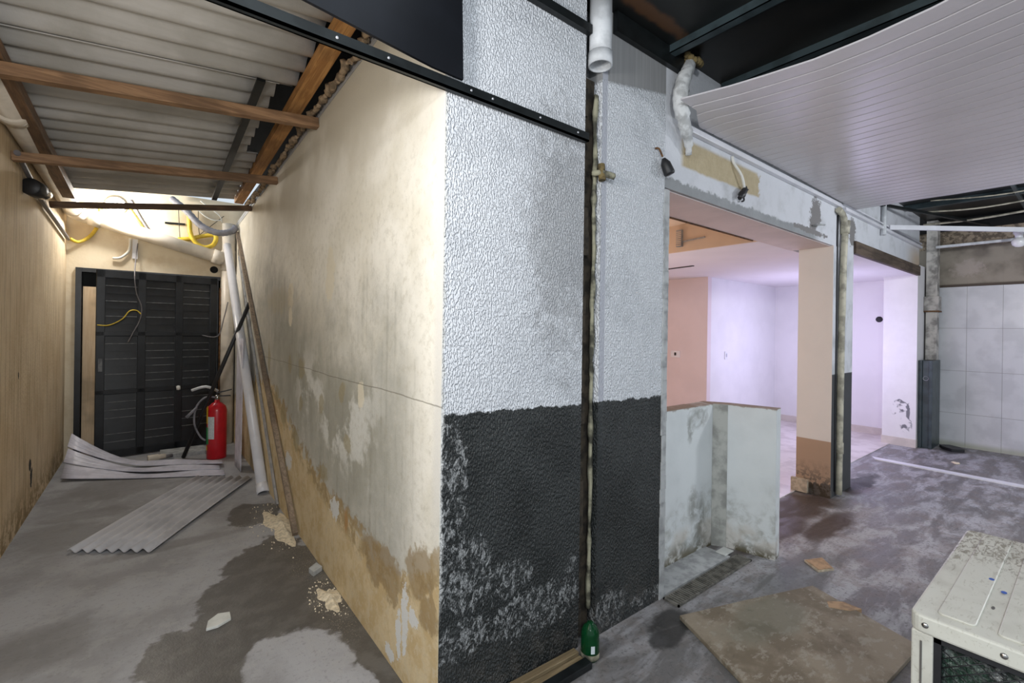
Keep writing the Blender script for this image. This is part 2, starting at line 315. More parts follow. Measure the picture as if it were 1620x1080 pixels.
MAT['doorribs'] = simple('edge_highlight_and_lock_grey', (.17, .175, .18), .35, .0, var=.5, scale=20)  # pale grey paints the light caught on slat edges; lock plate shares it
MAT['woodx'] = wood('brown_batten_wood', (.34, .20, .105), (.20, .11, .055), 'x')
MAT['woodxd'] = wood('dark_batten_wood', (.15, .085, .045), (.085, .046, .026), 'x')
MAT['woody'] = wood('orange_beam_wood', (.52, .27, .09), (.34, .155, .045), 'y')
MAT['woodyd'] = wood('dull_beam_wood', (.24, .14, .075), (.14, .08, .045), 'y')
MAT['lintel'] = wood('old_lintel_wood', (.12, .085, .06), (.06, .04, .028), 'x', .85)
MAT['board'] = wood('beige_board', (.80, .62, .42), (.72, .53, .33), 'z')
MAT['pole'] = wood('weathered_pole', (.30, .23, .165), (.19, .14, .10), 'z')
MAT['plank'] = wood('wet_plank', (.26, .20, .115), (.15, .11, .06), 'x', .5)
def roof_mat():
    m = M('fibre_cement', .85); n1 = m.noise(2.2, 5); st = m.noise(40, 3, st=(.06, 1, 1)); n2 = m.noise(60, 3)
    c = m.mix(m.sm(n1, .35, .7), (.52, .51, .49), (.40, .39, .365)); c = m.mix(m.mul(st, .35), c, (.30, .28, .25))
    m.color(c); m.bump(n2, .2, .003); return m.m
MAT['roof'] = roof_mat()
MAT['pvc'] = simple('white_pvc', (.72, .72, .76), .32, var=.10, scale=5)
def pvcceil():
    m = M('pvc_lining', .30); n1 = m.noise(1.5, 4, st=(1, .3, 1)); n2 = m.noise(40, 3, .7)
    c = m.mix(m.sm(n1, .25, .9), (.60, .575, .595), (.52, .495, .51)); c = m.mix(m.mul(m.sm(n2, .92, 1.02), .3), c, (.25, .22, .2)); m.color(c); return m.m
MAT['pvcceil'] = pvcceil()
MAT['pvcpanel'] = simple('lilac_white_pvc', (.66, .65, .74), .38, var=.2, scale=7)
MAT['plasticsheet'] = simple('dusty_corrugated_plastic', (.50, .495, .52), .5, var=.2, scale=4)
MAT['pipecream'] = simple('cream_pvc_pipe', (.72, .65, .55), .38, var=.15, scale=6)
MAT['pipewhite'] = simple('white_painted_pipe', (.66, .68, .70), .5, var=.25, scale=9, bump=.3)
MAT['pipegrime'] = simple('grimy_yellowed_pipe', (.52, .49, .38), .55, var=.5, scale=10, bump=.3)
MAT['steelgalv'] = simple('galvanised', (.50, .51, .54), .4, .6, var=.25, scale=12)
MAT['bandage'] = simple('bandaged_insulation', (.62, .63, .63), .8, var=.35, scale=22, bump=.6)
MAT['foam'] = simple('brown_spray_foam', (.17, .125, .05), .9, var=.6, scale=30, bump=1.0)
MAT['moss'] = simple('mossy_old_pipe', (.30, .285, .20), .85, var=.85, scale=11, bump=.9)
MAT['chase'] = simple('brown_masonry', (.050, .038, .025), .95, var=.7, scale=16, bump=1.0)
MAT['plaster'] = simple('grey_edge_plaster', (.42, .43, .43), .85, var=.35, scale=14, bump=.4)
MAT['rust'] = simple('rusty_stub', (.17, .085, .035), .9, var=.6, scale=25, bump=.6)
MAT['black'] = simple('black_rubber', (.014, .014, .016), .5, var=.3)
MAT['chrome'] = simple('dull_chrome', (.42, .40, .38), .25, 1.0, var=.2)
MAT['greyhose'] = simple('grey_corrugated_hose', (.22, .22, .25), .6, var=.3)
MAT['yellow'] = simple('yellow_hose', (.72, .52, .05), .45, var=.25)
MAT['wirewhite'] = simple('white_wire', (.72, .71, .66), .5, var=.1)
MAT['wiregrey'] = simple('grey_wire', (.16, .15, .16), .5, var=.2)
MAT['red'] = simple('red_enamel', (.55, .012, .022), .28, var=.12)
MAT['labelwhite'] = simple('white_paper_label', (.62, .68, .70), .5, var=.15, scale=60)
MAT['labelgreen'] = simple('green_paper_label', (.03, .34, .10), .5, var=.2, scale=50)
MAT['labelyellow'] = simple('yellow_paper_label', (.80, .50, .03), .5, var=.15, scale=50)
MAT['sand'] = simple('pale_sawdust', (.74, .64, .47), .95, var=.3, scale=40, bump=.7)
MAT['tile'] = simple('tan_ceramic', (.42, .27, .145), .55, var=.35, scale=30)
MAT['dirtycorner'] = simple('dingy_corner_plaster', (.44, .445, .41), .8, var=.4, scale=9)
MAT['mortar'] = simple('brown_crumbly_mortar', (.34, .25, .16), .95, var=.5, scale=30, bump=.8)
MAT['stainedpaint'] = simple('stained_white_paint', (.52, .49, .45), .7, var=.6, scale=7, bump=.3)
MAT['skirt'] = simple('pale_skirting_tile', (.60, .54, .50), .5, var=.12, scale=5)
MAT['tileside'] = simple('pale_ceramic_back', (.55, .46, .34), .8, var=.3, scale=30)
MAT['chip'] = simple('white_chip', (.62, .63, .60), .6, var=.15)
MAT['grate'] = simple('grey_drain_steel', (.20, .19, .165), .6, .3, var=.5, scale=20)
MAT['void'] = simple('dark_void', (.006, .006, .006), .9, var=.2)
MAT['acwhite'] = None
def ac_mat():
    m = M('ivory_enamel', .42); n1 = m.noise(6, 5); n2 = m.noise(70, 4, .7, (.35, 1, 1), dist=1.0)
    c = m.mix(m.sm(n1, .4, .7), (.60, .59, .52), (.52, .505, .44))
    d = m.mul(m.sm(m.add(m.x, m.mul(n1, .5)), 2.42, 2.62), m.sm(n2, .48, .62)); c = m.mix(m.mul(d, .75), c, (.17, .145, .10))
    c = m.mix(m.mul(m.sm(n2, .63, .72), .35), c, (.30, .27, .2)); m.color(c); m.bump(n1, .03, .003); return m.m
MAT['acwhite'] = ac_mat()
def coil_mat():
    m = M('condenser_coil', .35, .6); n = m.noise(70, 4, .7); v = m.noise(260, 2, st=(1, 1, .2)); n1 = m.noise(6, 3)
    c = m.mix(m.sm(n, .42, .66), (.05, .055, .055), (.42, .43, .42)); c = m.mix(m.mul(m.sm(n1, .45, .6), .6), c, (.05, .12, .075)); m.color(c); m.bump(m.add(n, v), .8, .006); return m.m
MAT['coil'] = coil_mat()
MAT['bluepaint'] = simple('blue_paint_drip', (.03, .10, .42), .5, var=.1)
MAT['greydrip'] = simple('dark_scuff', (.12, .11, .10), .6, var=.2)
def card_mat():
    m = M('worn_plywood', .7); n1 = m.noise(4, 6, .6); n2 = m.noise(14, 6, .7, (1, 1.8, 1), dist=.2); n3 = m.noise(70, 3)
    c = m.mix(m.sm(n1, .35, .68), (.27, .225, .165), (.165, .13, .088)); c = m.mix(m.mul(m.sm(n2, .55, .7), .55), c, (.36, .33, .27))
    c = m.mix(m.mul(m.smd(n2, .1, .35), .5), c, (.07, .06, .045)); c = m.mix(m.mul(m.blob(m.x, m.y, 2.55, 1.05, .3, .12, n1, .8, .4), .5), c, (.13, .135, .10))
    m.color(c); m.bump(m.add(n2, m.mul(n3, .5)), .3, .004); return m.m
MAT['card'] = card_mat()
def bottle_mat():
    m = M('green_bottle_plastic', .12); m.color((.006, .085, .026)); m.b.inputs['Transmission Weight'].default_value = .55; m.b.inputs['IOR'].default_value = 1.3; return m.m
MAT['bottle'] = bottle_mat()
def strip_mat():
    m = M('perforated_strip', .45, .3); fy = m.sub(m.ma('FRACT', m.mul(m.y, 1/.045)), .5); fz = m.sub(m.z, m.add(3.0, m.mul(m.y, -.0301)))
    a = m.mul(fy, .045); d = m.ma('SQRT', m.add(m.mul(a, a), m.mul(fz, fz))); m.color(m.mix(m.smd(d, .006, .008), (.50, .51, .53), (.02, .02, .02))); return m.m
MAT['strip'] = strip_mat()
def emit(name, c, s):
    m = M(name); m.color(c); m.put(m.b.inputs['Emission Color'], c); m.b.inputs['Emission Strength'].default_value = s; return m.m
MAT['lamp'] = emit('lit_led_disc', (1.0, .96, .9), 25)
MAT['bulb'] = simple('opal_glass', (.80, .80, .80), .2, var=.05)

# ------------------------------------------------------------------ mesh helpers
def smooth_path(pts, n=6):
    P = [Vector(p) for p in pts]
    if len(P) < 3: return P
    out = []
    for i in range(len(P)-1):
        a = P[max(i-1, 0)]; b = P[i]; c = P[i+1]; d = P[min(i+2, len(P)-1)]
        for k in range(n):
            t = k/n
            out.append(.5*((2*b)+(c-a)*t+(2*a-5*b+4*c-d)*t*t+(3*b-a-3*c+d)*t**3))
    out.append(P[-1]); return out

class MB:
    def __init__(s): s.v = []; s.f = []; s.sm = []
    def add(s, vs, fs, smooth=False):
        o = len(s.v); s.v += [Vector(p) for p in vs]; s.f += [tuple(i+o for i in f) for f in fs]; s.sm += [smooth]*len(fs); return s
    def box(s, a, b):
        x0, y0, z0 = [min(a[i], b[i]) for i in range(3)]; x1, y1, z1 = [max(a[i], b[i]) for i in range(3)]
        return s.add([(x0, y0, z0), (x1, y0, z0), (x1, y1, z0), (x0, y1, z0), (x0, y0, z1), (x1, y0, z1), (x1, y1, z1), (x0, y1, z1)],
                     [(0, 3, 2, 1), (4, 5, 6, 7), (0, 1, 5, 4), (1, 2, 6, 5), (2, 3, 7, 6), (3, 0, 4, 7)])
    def beam(s, p, q, w, h, ref=(0, 0, 1)):
        p, q = Vector(p), Vector(q); d = (q-p).normalized(); r = d.cross(Vector(ref)).normalized(); u = r.cross(d)
        vs = [c+r*sx*w/2+u*sy*h/2 for c in (p, q) for sx, sy in ((-1, -1), (1, -1), (1, 1), (-1, 1))]
        return s.add(vs, [(0, 1, 2, 3), (7, 6, 5, 4), (0, 4, 5, 1), (1, 5, 6, 2), (2, 6, 7, 3), (3, 7, 4, 0)])
    def tube(s, pts, r, seg=12, sm=0, caps=True, wob=0.0, ripple=0.0):
        P = smooth_path(pts, sm) if sm else [Vector(p) for p in pts]
        n = len(P); d0 = (P[1]-P[0]).normalized(); ref = Vector((0, 0, 1)) if abs(d0.z) < .9 else Vector((1, 0, 0))
        u = d0.cross(ref).normalized(); vs = []
        for i, p in enumerate(P):
            d = (P[min(i+1, n-1)]-P[max(i-1, 0)]).normalized(); u = (u-d*u.dot(d)).normalized(); w = d.cross(u)
            rr = r[min(i*len(r)//n, len(r)-1)] if isinstance(r, (list, tuple)) else r
            rr *= 1+random.uniform(-wob, wob)+(ripple if i % 2 else 0)
            for k in range(seg):
                a = 2*math.pi*k/seg; vs.append(p+(u*math.cos(a)+w*math.sin(a))*rr*(1+random.uniform(-wob, wob)))
        fs = [(i*seg+k, i*seg+(k+1) % seg, (i+1)*seg+(k+1) % seg, (i+1)*seg+k) for i in range(n-1) for k in range(seg)]
        s.add(vs, fs, True)
        if caps:
            o = len(s.v)-len(vs); s.f += [tuple(o+k for k in reversed(range(seg))), tuple(o+(n-1)*seg+k for k in range(seg))]; s.sm += [False, False]
        return s
    def pipe(s, p, q, r, t, seg=24):                              # hollow straight pipe
        p, q = Vector(p), Vector(q); d = (q-p).normalized(); ref = Vector((0, 0, 1)) if abs(d.z) < .9 else Vector((1, 0, 0)); u = d.cross(ref).normalized(); w = d.cross(u)
        ring = lambda c, rr: [c+(u*math.cos(2*math.pi*k/seg)+w*math.sin(2*math.pi*k/seg))*rr for k in range(seg)]
        vs = ring(p, r)+ring(q, r)+ring(q, r-t)+ring(p, r-t); fs = []
        for j in range(4):
            a, b = j*seg, ((j+1) % 4)*seg
            fs += [(a+k, a+(k+1) % seg, b+(k+1) % seg, b+k) for k in range(seg)]
        return s.add(vs, fs, True)
    def lathe(s, c, prof, seg=24, axis=(0, 0, 1)):
        c = Vector(c); d = Vector(axis).normalized(); ref = Vector((0, 0, 1)) if abs(d.z) < .9 else Vector((1, 0, 0)); u = d.cross(ref).normalized(); w = d.cross(u)
        vs = [c+d*h+(u*math.cos(2*math.pi*k/seg)+w*math.sin(2*math.pi*k/seg))*max(r, 1e-4) for r, h in prof for k in range(seg)]
        n = len(prof); fs = [(i*seg+k, i*seg+(k+1) % seg, (i+1)*seg+(k+1) % seg, (i+1)*seg+k) for i in range(n-1) for k in range(seg)]
        return s.add(vs, fs, True)
    def prism(s, poly, d):                                       # extrude a planar polygon by vector d
        P = [Vector(p) for p in poly]; d = Vector(d); n = len(P)
        return s.add(P+[p+d for p in P], [tuple(reversed(range(n))), tuple(range(n, 2*n))]+[(i, (i+1) % n, n+(i+1) % n, n+i) for i in range(n)])
    def grid(s, fn, nu, nv, smooth=True):
        vs = [fn(i/nu, j/nv) for i in range(nu+1) for j in range(nv+1)]
        return s.add(vs, [(i*(nv+1)+j, (i+1)*(nv+1)+j, (i+1)*(nv+1)+j+1, i*(nv+1)+j+1) for i in range(nu) for j in range(nv)], smooth)
    def build(s, name, mat, parent=None, bevel=0.0, thick=0.0):
        lo = [min(p[i] for p in s.v) for i in range(3)]; hi = [max(p[i] for p in s.v) for i in range(3)]
        org = Vector(((lo[0]+hi[0])/2, (lo[1]+hi[1])/2, lo[2]))
        me = bpy.data.meshes.new(name); me.from_pydata([tuple(p-org) for p in s.v], [], s.f); me.update()
        for p, k in zip(me.polygons, s.sm): p.use_smooth = k
        me.materials.append(MAT[mat] if isinstance(mat, str) else mat)
        o = bpy.data.objects.new(name, me); COL.objects.link(o); WLOC[o.name] = org
        if parent is not None: o.parent = parent; o.location = org-WLOC[parent.name]
        else: o.location = org
        if thick:
            k = o.modifiers.new('solid', 'SOLIDIFY'); k.thickness = thick; k.offset = 0
        if bevel:
            k = o.modifiers.new('bevel', 'BEVEL'); k.width = bevel; k.segments = 2; k.limit_method = 'ANGLE'
        import bmesh
        bm = bmesh.new(); bm.from_mesh(me); bmesh.ops.recalc_face_normals(bm, faces=bm.faces); bm.to_mesh(me); bm.free()
        return o
WLOC = {}
def tag(o, label, cat, group=None, kind=None):
    o['label'] = label; o['category'] = cat
    if group: o['group'] = group
    if kind: o['kind'] = kind
    return o
def thing(name, label, cat, loc, group=None):
    o = bpy.data.objects.new(name, None); o.location = loc; o.empty_display_size = .1; COL.objects.link(o); WLOC[o.name] = Vector(loc)
    return tag(o, label, cat, group)
def struct(o, label, cat): return tag(o, label, cat, kind='structure')
def part(o, label): o['label'] = label; return o

# ------------------------------------------------------------------ SETTING
YW = 1.518                                                       # front wall plane
XR, XL, YB = 0.857, -0.738, 7.0
struct(MB().box((-2.5, -3, -.08), (8.75, 7.4, 0)).build('floor', 'floor'), 'rough grey concrete floor with wet patches across corridor and hall', 'floor')
struct(MB().box((2.0, 1.79, 0.0), (8.6, 6.2, .008)).build('floor_room', 'roomfloor'), 'pale tiled floor of the lit room behind the openings', 'floor')
struct(MB().box((XL-.15, 1.2, 0), (XL, YB, 3.05)).build('wall_left', 'ochre'), 'ochre rendered wall along the outer side of the narrow corridor', 'wall')
b = MB(); b.box((XL-.15, YB, 0), (-.66, YB+.12, 3.1)); b.box((-.66, YB, 2.125), (.68, YB+.12, 3.1)); b.box((.68, YB, 0), (1.0, YB+.12, 3.1))
struct(b.build('wall_back', 'backwall'), 'cream wall closing the end of the corridor above the black door', 'wall')
# block: corridor face
def zt(y): return 2.975-.0301*(y-.0)-.0                              # sloping top of the corridor face
b = MB(); b.prism([(XR, YW+.001, 0), (XR, YB, 0), (XR, YB, zt(YB)), (XR, YW+.001, zt(YW))], (.0035, 0, 0)); b.prism([(XR+.0035, YW+.185, 0), (XR+.0035, YB, 0), (XR+.0035, YB, zt(YB)), (XR+.0035, YW+.185, zt(YW))], (.10, 0, 0))
struct(b.build('wall_right', 'damp'), 'stained cream rendered corridor wall with an ochre damp band at its foot', 'wall')
# block: hall face, two piers with a chase between, top edge stepping up to the right
b = MB()
b.box((XR+.004, YW, 0), (1.612, YW+.18, 3.2))
b.box((1.612, YW+.085, 0), (1.728, YW+.18, 3.2))
b.box((1.728, YW, 0), (2.262, YW+.18, 3.2))
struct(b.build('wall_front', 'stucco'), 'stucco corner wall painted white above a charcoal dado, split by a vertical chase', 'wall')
b = MB()
for i in range(30):
    z = i*.0767; w = random.uniform(-.006, .006)
    b.box((2.258+w, YW-.006, z), (2.302+random.uniform(-.003, .003), YW+.18, z+.078))
struct(b.build('trim_1', 'plaster'), 'raw grey plaster edge at the right side of the stucco wall', 'wall edge')
# beam and piers of the wall with openings
b = MB(); b.box((2.30, YW, 2.312), (8.12, YW+.02, 3.2)); b.box((2.262, YW, 2.312), (2.30, YW+.02, 3.2))
struct(b.build('wall_beam', 'beam'), 'patched white plaster beam above the two openings', 'beam')
struct(MB().box((2.264, YW+.02, 2.306), (4.9, 1.865, 2.60)).build('trim_2', 'soffit'), 'rose painted underside of the beam over the wide opening', 'soffit')
struct(MB().box((5.45, YW+.02, 2.306), (8.12, 1.865, 2.60)).build('trim_3', 'roomceil'), 'white underside of the beam over the far opening', 'soffit')
struct(MB().box((4.90, YW-.004, 0), (5.45, 1.80, 2.312)).build('wall_pier', 'pillar'), 'pier between the openings, white over charcoal outside, cream over tan inside', 'pier')
b = MB(); b.box((8.06, YW, 0), (8.6, 1.88, 2.45))
struct(b.build('wall_jamb', 'jamb'), 'white painted jamb at the far side of the second opening', 'jamb')
struct(MB().box((8.045, YW-.004, 0), (8.6, 1.885, .11)).build('baseboard_jamb', 'skirt'), 'pale tile skirting at the foot of the far jamb', 'skirting')
# lit room
struct(MB().box((8.6, 1.88, 0), (8.7, 3.6, 2.9)).build('wall_room_far', 'roomwall'), 'lilac lit far wall of the inner room', 'wall')
struct(MB().box((6.45, 3.52, 0), (8.6, 3.62, 2.9)).build('wall_room_back', 'roomwall'), 'lilac lit recessed back wall of the inner room', 'wall')
struct(MB().box((6.35, 3.52, 0), (6.45, 6.2, 2.9)).build('wall_room_side', 'pinkwall'), 'lamp-tinted salmon wall of the inner room left of the lilac recess', 'wall')
b = MB(); b.box((1.6, 6.1, 0), (6.4, 6.2, 2.9)); b.box((1.9, 1.70, 0), (2.0, 6.1, 2.9))
struct(b.build('wall_room_left', 'orangewall'), 'lamp-tinted apricot wall of the inner room behind the stucco wall', 'wall')
struct(MB().box((4.22, 1.865, 2.31), (8.6, 6.1, 2.5)).build('ceiling_room', 'roomceil'), 'smooth dropped ceiling over the lilac part of the inner room', 'ceiling')
struct(MB().box((4.20, 1.865, 2.312), (4.22, 6.1, 2.9)).build('trim_5', 'orangewall'), 'lamp-tinted apricot fascia where the inner room ceiling steps up', 'fascia')
struct(MB().box((2.0, 1.865, 2.585), (4.2, 6.1, 2.70)).build('ceiling_room_high', 'orangewall'), 'higher lamp-tinted apricot ceiling near the wide opening', 'ceiling')
b = MB(); b.box((8.585, 1.88, .008), (8.6, 3.52, .11)); 
struct(b.build('baseboard_far', 'skirt'), 'pale skirting along the far wall of the inner room', 'skirting')
struct(MB().box((6.35, 3.505, .008), (8.585, 3.52, .11)).build('baseboard_back', 'skirt'), 'pale skirting along the recessed lilac wall', 'skirting')
# hall end wall and ceilings
b = MB(); b.box((8.65, -3, 0), (8.75, 1.88, 2.94)); b.box((8.61, -3, 2.70), (8.65, 1.5, 2.73)); b.box((8.63, -3, 2.175), (8.65, 1.36, 2.20))
struct(b.build('wall_end', 'endwall'), 'white tiled wall with a brown rendered band above, at the hall end', 'wall')
b = MB(); b.box((.95, -3, 3.09), (8.75, YW, 3.14))
struct(b.build('ceiling', 'blackceil'), 'black sheet ceiling of the hall', 'ceiling')
struct(MB().box((8.60, -3, 2.94), (8.75, 1.88, 3.2)).build('wall_end_gap', 'void'), 'dark gap above the tiled end wall', 'wall')
struct(MB().box((XR+.1, YW+.18, 3.06), (2.3, YB, 3.12)).build('light_stop_block', 'void'), 'dark cover added over the core behind the stucco wall to stop light leaks', 'ceiling')  # added black box, keeps light from leaking in over the block

struct(MB().box((XL-.15, 1.49, 3.10), (2.3, 5.85, 3.14)).build('sky_stop_corridor', 'void'), 'dark cover added above the corrugated corridor roof to shut out the sky', 'ceiling')  # added dark lid, blocks the sky showing past the roof sheet ends

# low wall with return
b = MB(); zz = lambda: random.uniform(-.012, .006)
xs = [2.30, 2.42, 2.55, 2.70, 2.82, 2.95, 3.145]
for i in range(6): b.box((xs[i], 1.69, 0), (xs[i+1], 1.80, 1.0+zz()))
struct(b.build('wall_low', 'lowwall'), 'low plaster wall between the stucco wall and its return', 'low wall')
b = MB(); b.prism([(3.15, 1.80, 0), (3.15, 1.70, 0), (3.19, 1.612, 0), (3.262, 1.318, 0), (3.366, 1.334, 0), (3.29, 1.65, 0), (3.20, 1.80, 0)], (0, 0, .998))
struct(b.build('wall_low_return', 'lowwall'), 'short white return of the low wall standing out into the hall', 'low wall')

struct(MB().prism([(3.135, 1.689, 0), (3.188, 1.608, 0), (3.20, 1.64, 0), (3.15, 1.70, 0)], (0, 0, .995)).build('trim_9', 'dirtycorner'), 'dingy grey filled corner between low wall and its return', 'corner fill')

# chase contents
b = MB(); b.box((1.613, YW+.05, 0), (1.727, YW+.084, 2.74))
for i in range(60):
    z = random.uniform(0.02, 2.7); b.box((1.613+random.uniform(0, .02), YW+random.uniform(.015, .05), z), (1.613+random.uniform(.025, .055), YW+.06, z+random.uniform(.04, .16)))
struct(b.build('trim_6', 'chase'), 'crumbling brown masonry inside the vertical chase', 'masonry')
p = [(1.712+random.uniform(-.005, .005), YW+.028, z*.14) for z in range(1, 20)]
tag(MB().tube(p, .011, 9, sm=3, wob=.3).build('chase_pipe', 'moss'), 'mossy greenish old pipe buried in the vertical chase', 'pipe')
t = thing('pipe_stub', 'small rusty pipe stub poking out of the chase at head height', 'pipe', (1.70, YW-.02, 2.24))
MB().tube([(1.69, YW+.02, 2.27), (1.715, YW-.02, 2.265), (1.775, YW-.045, 2.255)], .016, 8, sm=3, wob=.2).build('stub', 'moss', t)
MB().tube([(1.715, YW-.012, 2.31), (1.715, YW-.02, 2.23)], .018, 8).build('tee', 'foam', t)

# skirting-like jamb blocks at pier feet
b = MB()
b.box((4.86, 1.69, .008), (4.90, 1.83, .13))
struct(b.build('baseboard_pier', 'tileside'), 'broken tan skirting end at the foot of the cream pier', 'skirting')

# door, its frame and the board behind
d = struct(thing('door_1', 'x', 'door', (.67, 6.96, 0)), 'black louvred metal door standing ajar at the corridor end', 'door')
hx, hy = .655, 6.985; ex, ey = -.478, 6.80
dv = Vector((ex-hx, ey-hy, 0)); Ld = dv.length; dv.normalize(); nv = Vector((dv.y, -dv.x, 0)); nv = nv if nv.y < 0 else -nv
def dp(u, n, z): return Vector((hx, hy, 0))+dv*u+nv*n+Vector((0, 0, z))
def dbox(b, u0, u1, n0, n1, z0, z1):
    P = [dp(u, n, z) for z in (z0, z1) for u, n in ((u0, n0), (u1, n0), (u1, n1), (u0, n1))]
    return b.add(P, [(0, 3, 2, 1), (4, 5, 6, 7), (0, 1, 5, 4), (1, 2, 6, 5), (2, 3, 7, 6), (3, 0, 4, 7)])
zb0, zt0 = .012, 2.10
b = MB(); sw_ = .09
colw = (Ld-4*.075)/3
us = [0, .075+colw, 2*(.075+colw), 3*(.075+colw)]
zs = [zb0, .72, 1.37, zt0-.085]
for u in us: dbox(b, u, u+.075, 0, .04, zb0, zt0)
for z in zs: dbox(b, 0, Ld, 0, .04, z, z+(.05 if 0 < zs.index(z) < 3 else .085))
b.build('door_frame', 'doorblack', d, bevel=.004)
for i in range(3):
    for j in range(3):
        u0 = us[i]+.075; z0 = zs[j]+(.085 if j == 0 else .05); z1 = zs[j+1]
        b = MB(); n = 7
        for k in range(n):
            za = z0+(z1-z0)*k/n; zc = z0+(z1-z0)*(k+1)/n
            P = [dp(u0, .004, za), dp(u0+colw, .004, za), dp(u0+colw, .022, za), dp(u0, .022, za), dp(u0, .004, zc), dp(u0+colw, .004, zc), dp(u0+colw, .012, zc), dp(u0, .012, zc)]
            b.add(P, [(0, 3, 2, 1), (4, 5, 6, 7), (0, 1, 5, 4), (1, 2, 6, 5), (2, 3, 7, 6), (3, 0, 4, 7)])
        lp = b.build('louvre_panel', 'doorblack', d)
        b = MB()
        for k in range(1, n):
            za = z0+(z1-z0)*k/n
            if k % 2 == 0 or random.random() < .35: dbox(b, u0+.004, u0+colw-.004, .020, .0245, za-.004, za+.004)
        part(b.build('slat_edge', 'doorribs', lp), 'pale slat edges with painted highlights')
b = MB(); dbox(b, Ld-.055, Ld-.02, .04, .052, .98, 1.12); b.build('lock_plate', 'doorribs', d)
b = MB(); b.box((-.66, YB-.03, 0), (-.61, YB+.10, 2.125)); b.box((.66, YB-.0, 0), (.70, YB+.10, 2.125)); b.box((-.66, YB-.02, 2.08), (.70, YB+.10, 2.125))
struct(b.build('trim_7', 'doorblack'), 'black steel door frame around the louvred door', 'door frame')
b = MB(); b.box((-.60, YB+.02, .01), (-.465, YB+.05, 1.92)); b.box((-.460, YB+.02, .01), (-.30, YB+.05, 1.92))
tag(b.build('wooden_board', 'board'), 'beige wooden boards standing behind the open edge of the black door', 'board')
struct(MB().box((-.8, YB+.3, 0), (.9, YB+.34, 2.3)).build('wall_beyond', 'void'), 'dark space beyond the black door', 'wall')

# ------------------------------------------------------------------ CORRIDOR ROOF
def rz(x, y): return 2.775+.043*(5.76-y)+.105*x
def sheet(name, x0, x1, y0, y1, dz, label):
    n = int((y1-y0)/.177*12)
    def fn(u, v):
        x = x0+(x1-x0)*u; y = y0+(y1-y0)*v
        return (x, y, rz(x, y)+dz+.026*math.sin(2*math.pi*(y-.3)/.177))
    return tag(MB().grid(fn, 3, n).build(name, 'roof', thick=.006), label, 'roof sheet', 'corrugated corridor roof sheets')
sheet('roof_sheet', XL-.1, .69, 4.37, 5.80, .040, 'corrugated grey roof sheet nearest the black door end')
sheet('roof_sheet', XL-.1, .60, 3.10, 4.46, .050, 'corrugated grey roof sheet between the two long brown battens')
sheet('roof_sheet', XL-.1, .695, 1.45, 3.20, .060, 'corrugated grey roof sheet nearest the black hanging panel')
G = 'battens under the corridor roof'
tag(MB().beam((-.74, 3.21, 2.675), (XR-.002, 3.21, 2.845), .06, .062, (0, 0, 1)).build('roof_batten', 'woodx', bevel=.003), 'brown wooden batten nearest the camera under the corridor roof', 'batten', G)
tag(MB().beam((XL+.002, 4.45, 2.60), (XR-.002, 4.45, 2.772), .06, .058).build('roof_batten', 'woodx', bevel=.003), 'brown wooden batten in the middle of the three under the corridor roof', 'batten', G)
tag(MB().beam((-.72, 5.76, 2.553), (XR-.002, 5.76, 2.79), .05, .052).build('roof_batten', 'woodxd', bevel=.003), 'dark wooden batten farthest in, just before the black door wall', 'batten', G)
tag(MB().beam((.735, 2.2, 3.00), (.745, 5.85, 2.875), .085, .07).build('roof_beam', 'woody', bevel=.004), 'orange wooden beam running lengthwise beside the stained corridor wall', 'beam')
tag(MB().beam((-.60, 1.9, 2.815), (-.60, 5.80, 2.675), .085, .07).build('roof_beam', 'woodyd', bevel=.004), 'dull brown wooden beam running lengthwise beside the ochre corridor wall', 'beam')
tag(MB().beam((.495, 3.05, 2.945), (.50, 5.65, 2.80), .045, .016).build('metal_strap', 'blacksteel'), 'flat black metal strap lengthwise under the corridor roof sheets', 'strap')
b = MB(); b.add([(XR-.004, 1.55, 2.970-.0301*1.55), (XR-.004, 6.9, 2.970-.0301*6.9), (XR-.004, 6.9, 3.03-.0301*6.9), (XR-.004, 1.55, 3.03-.0301*1.55), (XR+.05, 1.55, 3.03-.0301*1.55), (XR+.05, 6.9, 3.03-.0301*6.9)], [(0, 1, 2, 3), (3, 2, 5, 4)])
tag(b.build('perforated_strip', 'strip', thick=.002), 'perforated galvanised strip along the top of the stained corridor wall', 'strip')
b = MB()
for i in range(34):
    y = 2.0+i*.115+random.uniform(-.03, .03); x = .822+random.uniform(-.01, .01); z = 2.985-.0301*y+random.uniform(-.01, .02)
    b.tube([(x, y, z), (x+random.uniform(-.01, .01), y+.06, z+.01), (x, y+.13, z)], [.012, .022, .016], 7, sm=3, wob=.35)
tag(b.build('mortar_fill', 'mortar', None), 'crumbly mortar packed between roof beam and perforated strip', 'mortar', kind='stuff')
# pipes
t = thing('drain_pipe', 'large cream drain pipe sloping across the corridor end above the door', 'pipe', (.0, 6.8, 2.3))
MB().tube([(-.66, 2.6, 2.80), (-.655, 6.62, 2.70)], .075, 20).build('wall_run', 'pipecream', t)
MB().tube([(-.655, 6.6, 2.70), (-.65, 6.76, 2.70), (-.60, 6.86, 2.69), (-.50, 6.87, 2.67)], .082, 20, sm=5).build('elbow', 'pipecream', t)
MB().tube([(-.51, 6.87, 2.665), (.72, 6.87, 2.345)], .075, 20).build('sloping_run', 'pipecream', t)
MB().tube([(-.54, 6.87, 2.675), (-.44, 6.87, 2.648)], .088, 20).build('coupling', 'pipecream', t)
MB().tube([(.60, 6.87, 2.376), (.70, 6.87, 2.35)], .088, 20).build('coupling', 'pipecream', t)
MB().tube([(-.662, 3.95, 2.765), (-.662, 4.06, 2.762)], .088, 20).build('coupling', 'pipecream', t)
MB().tube([(.775, 6.9, .0), (.775, 6.9, 2.80)], .075, 20).build('downpipe', 'pipecream', t)
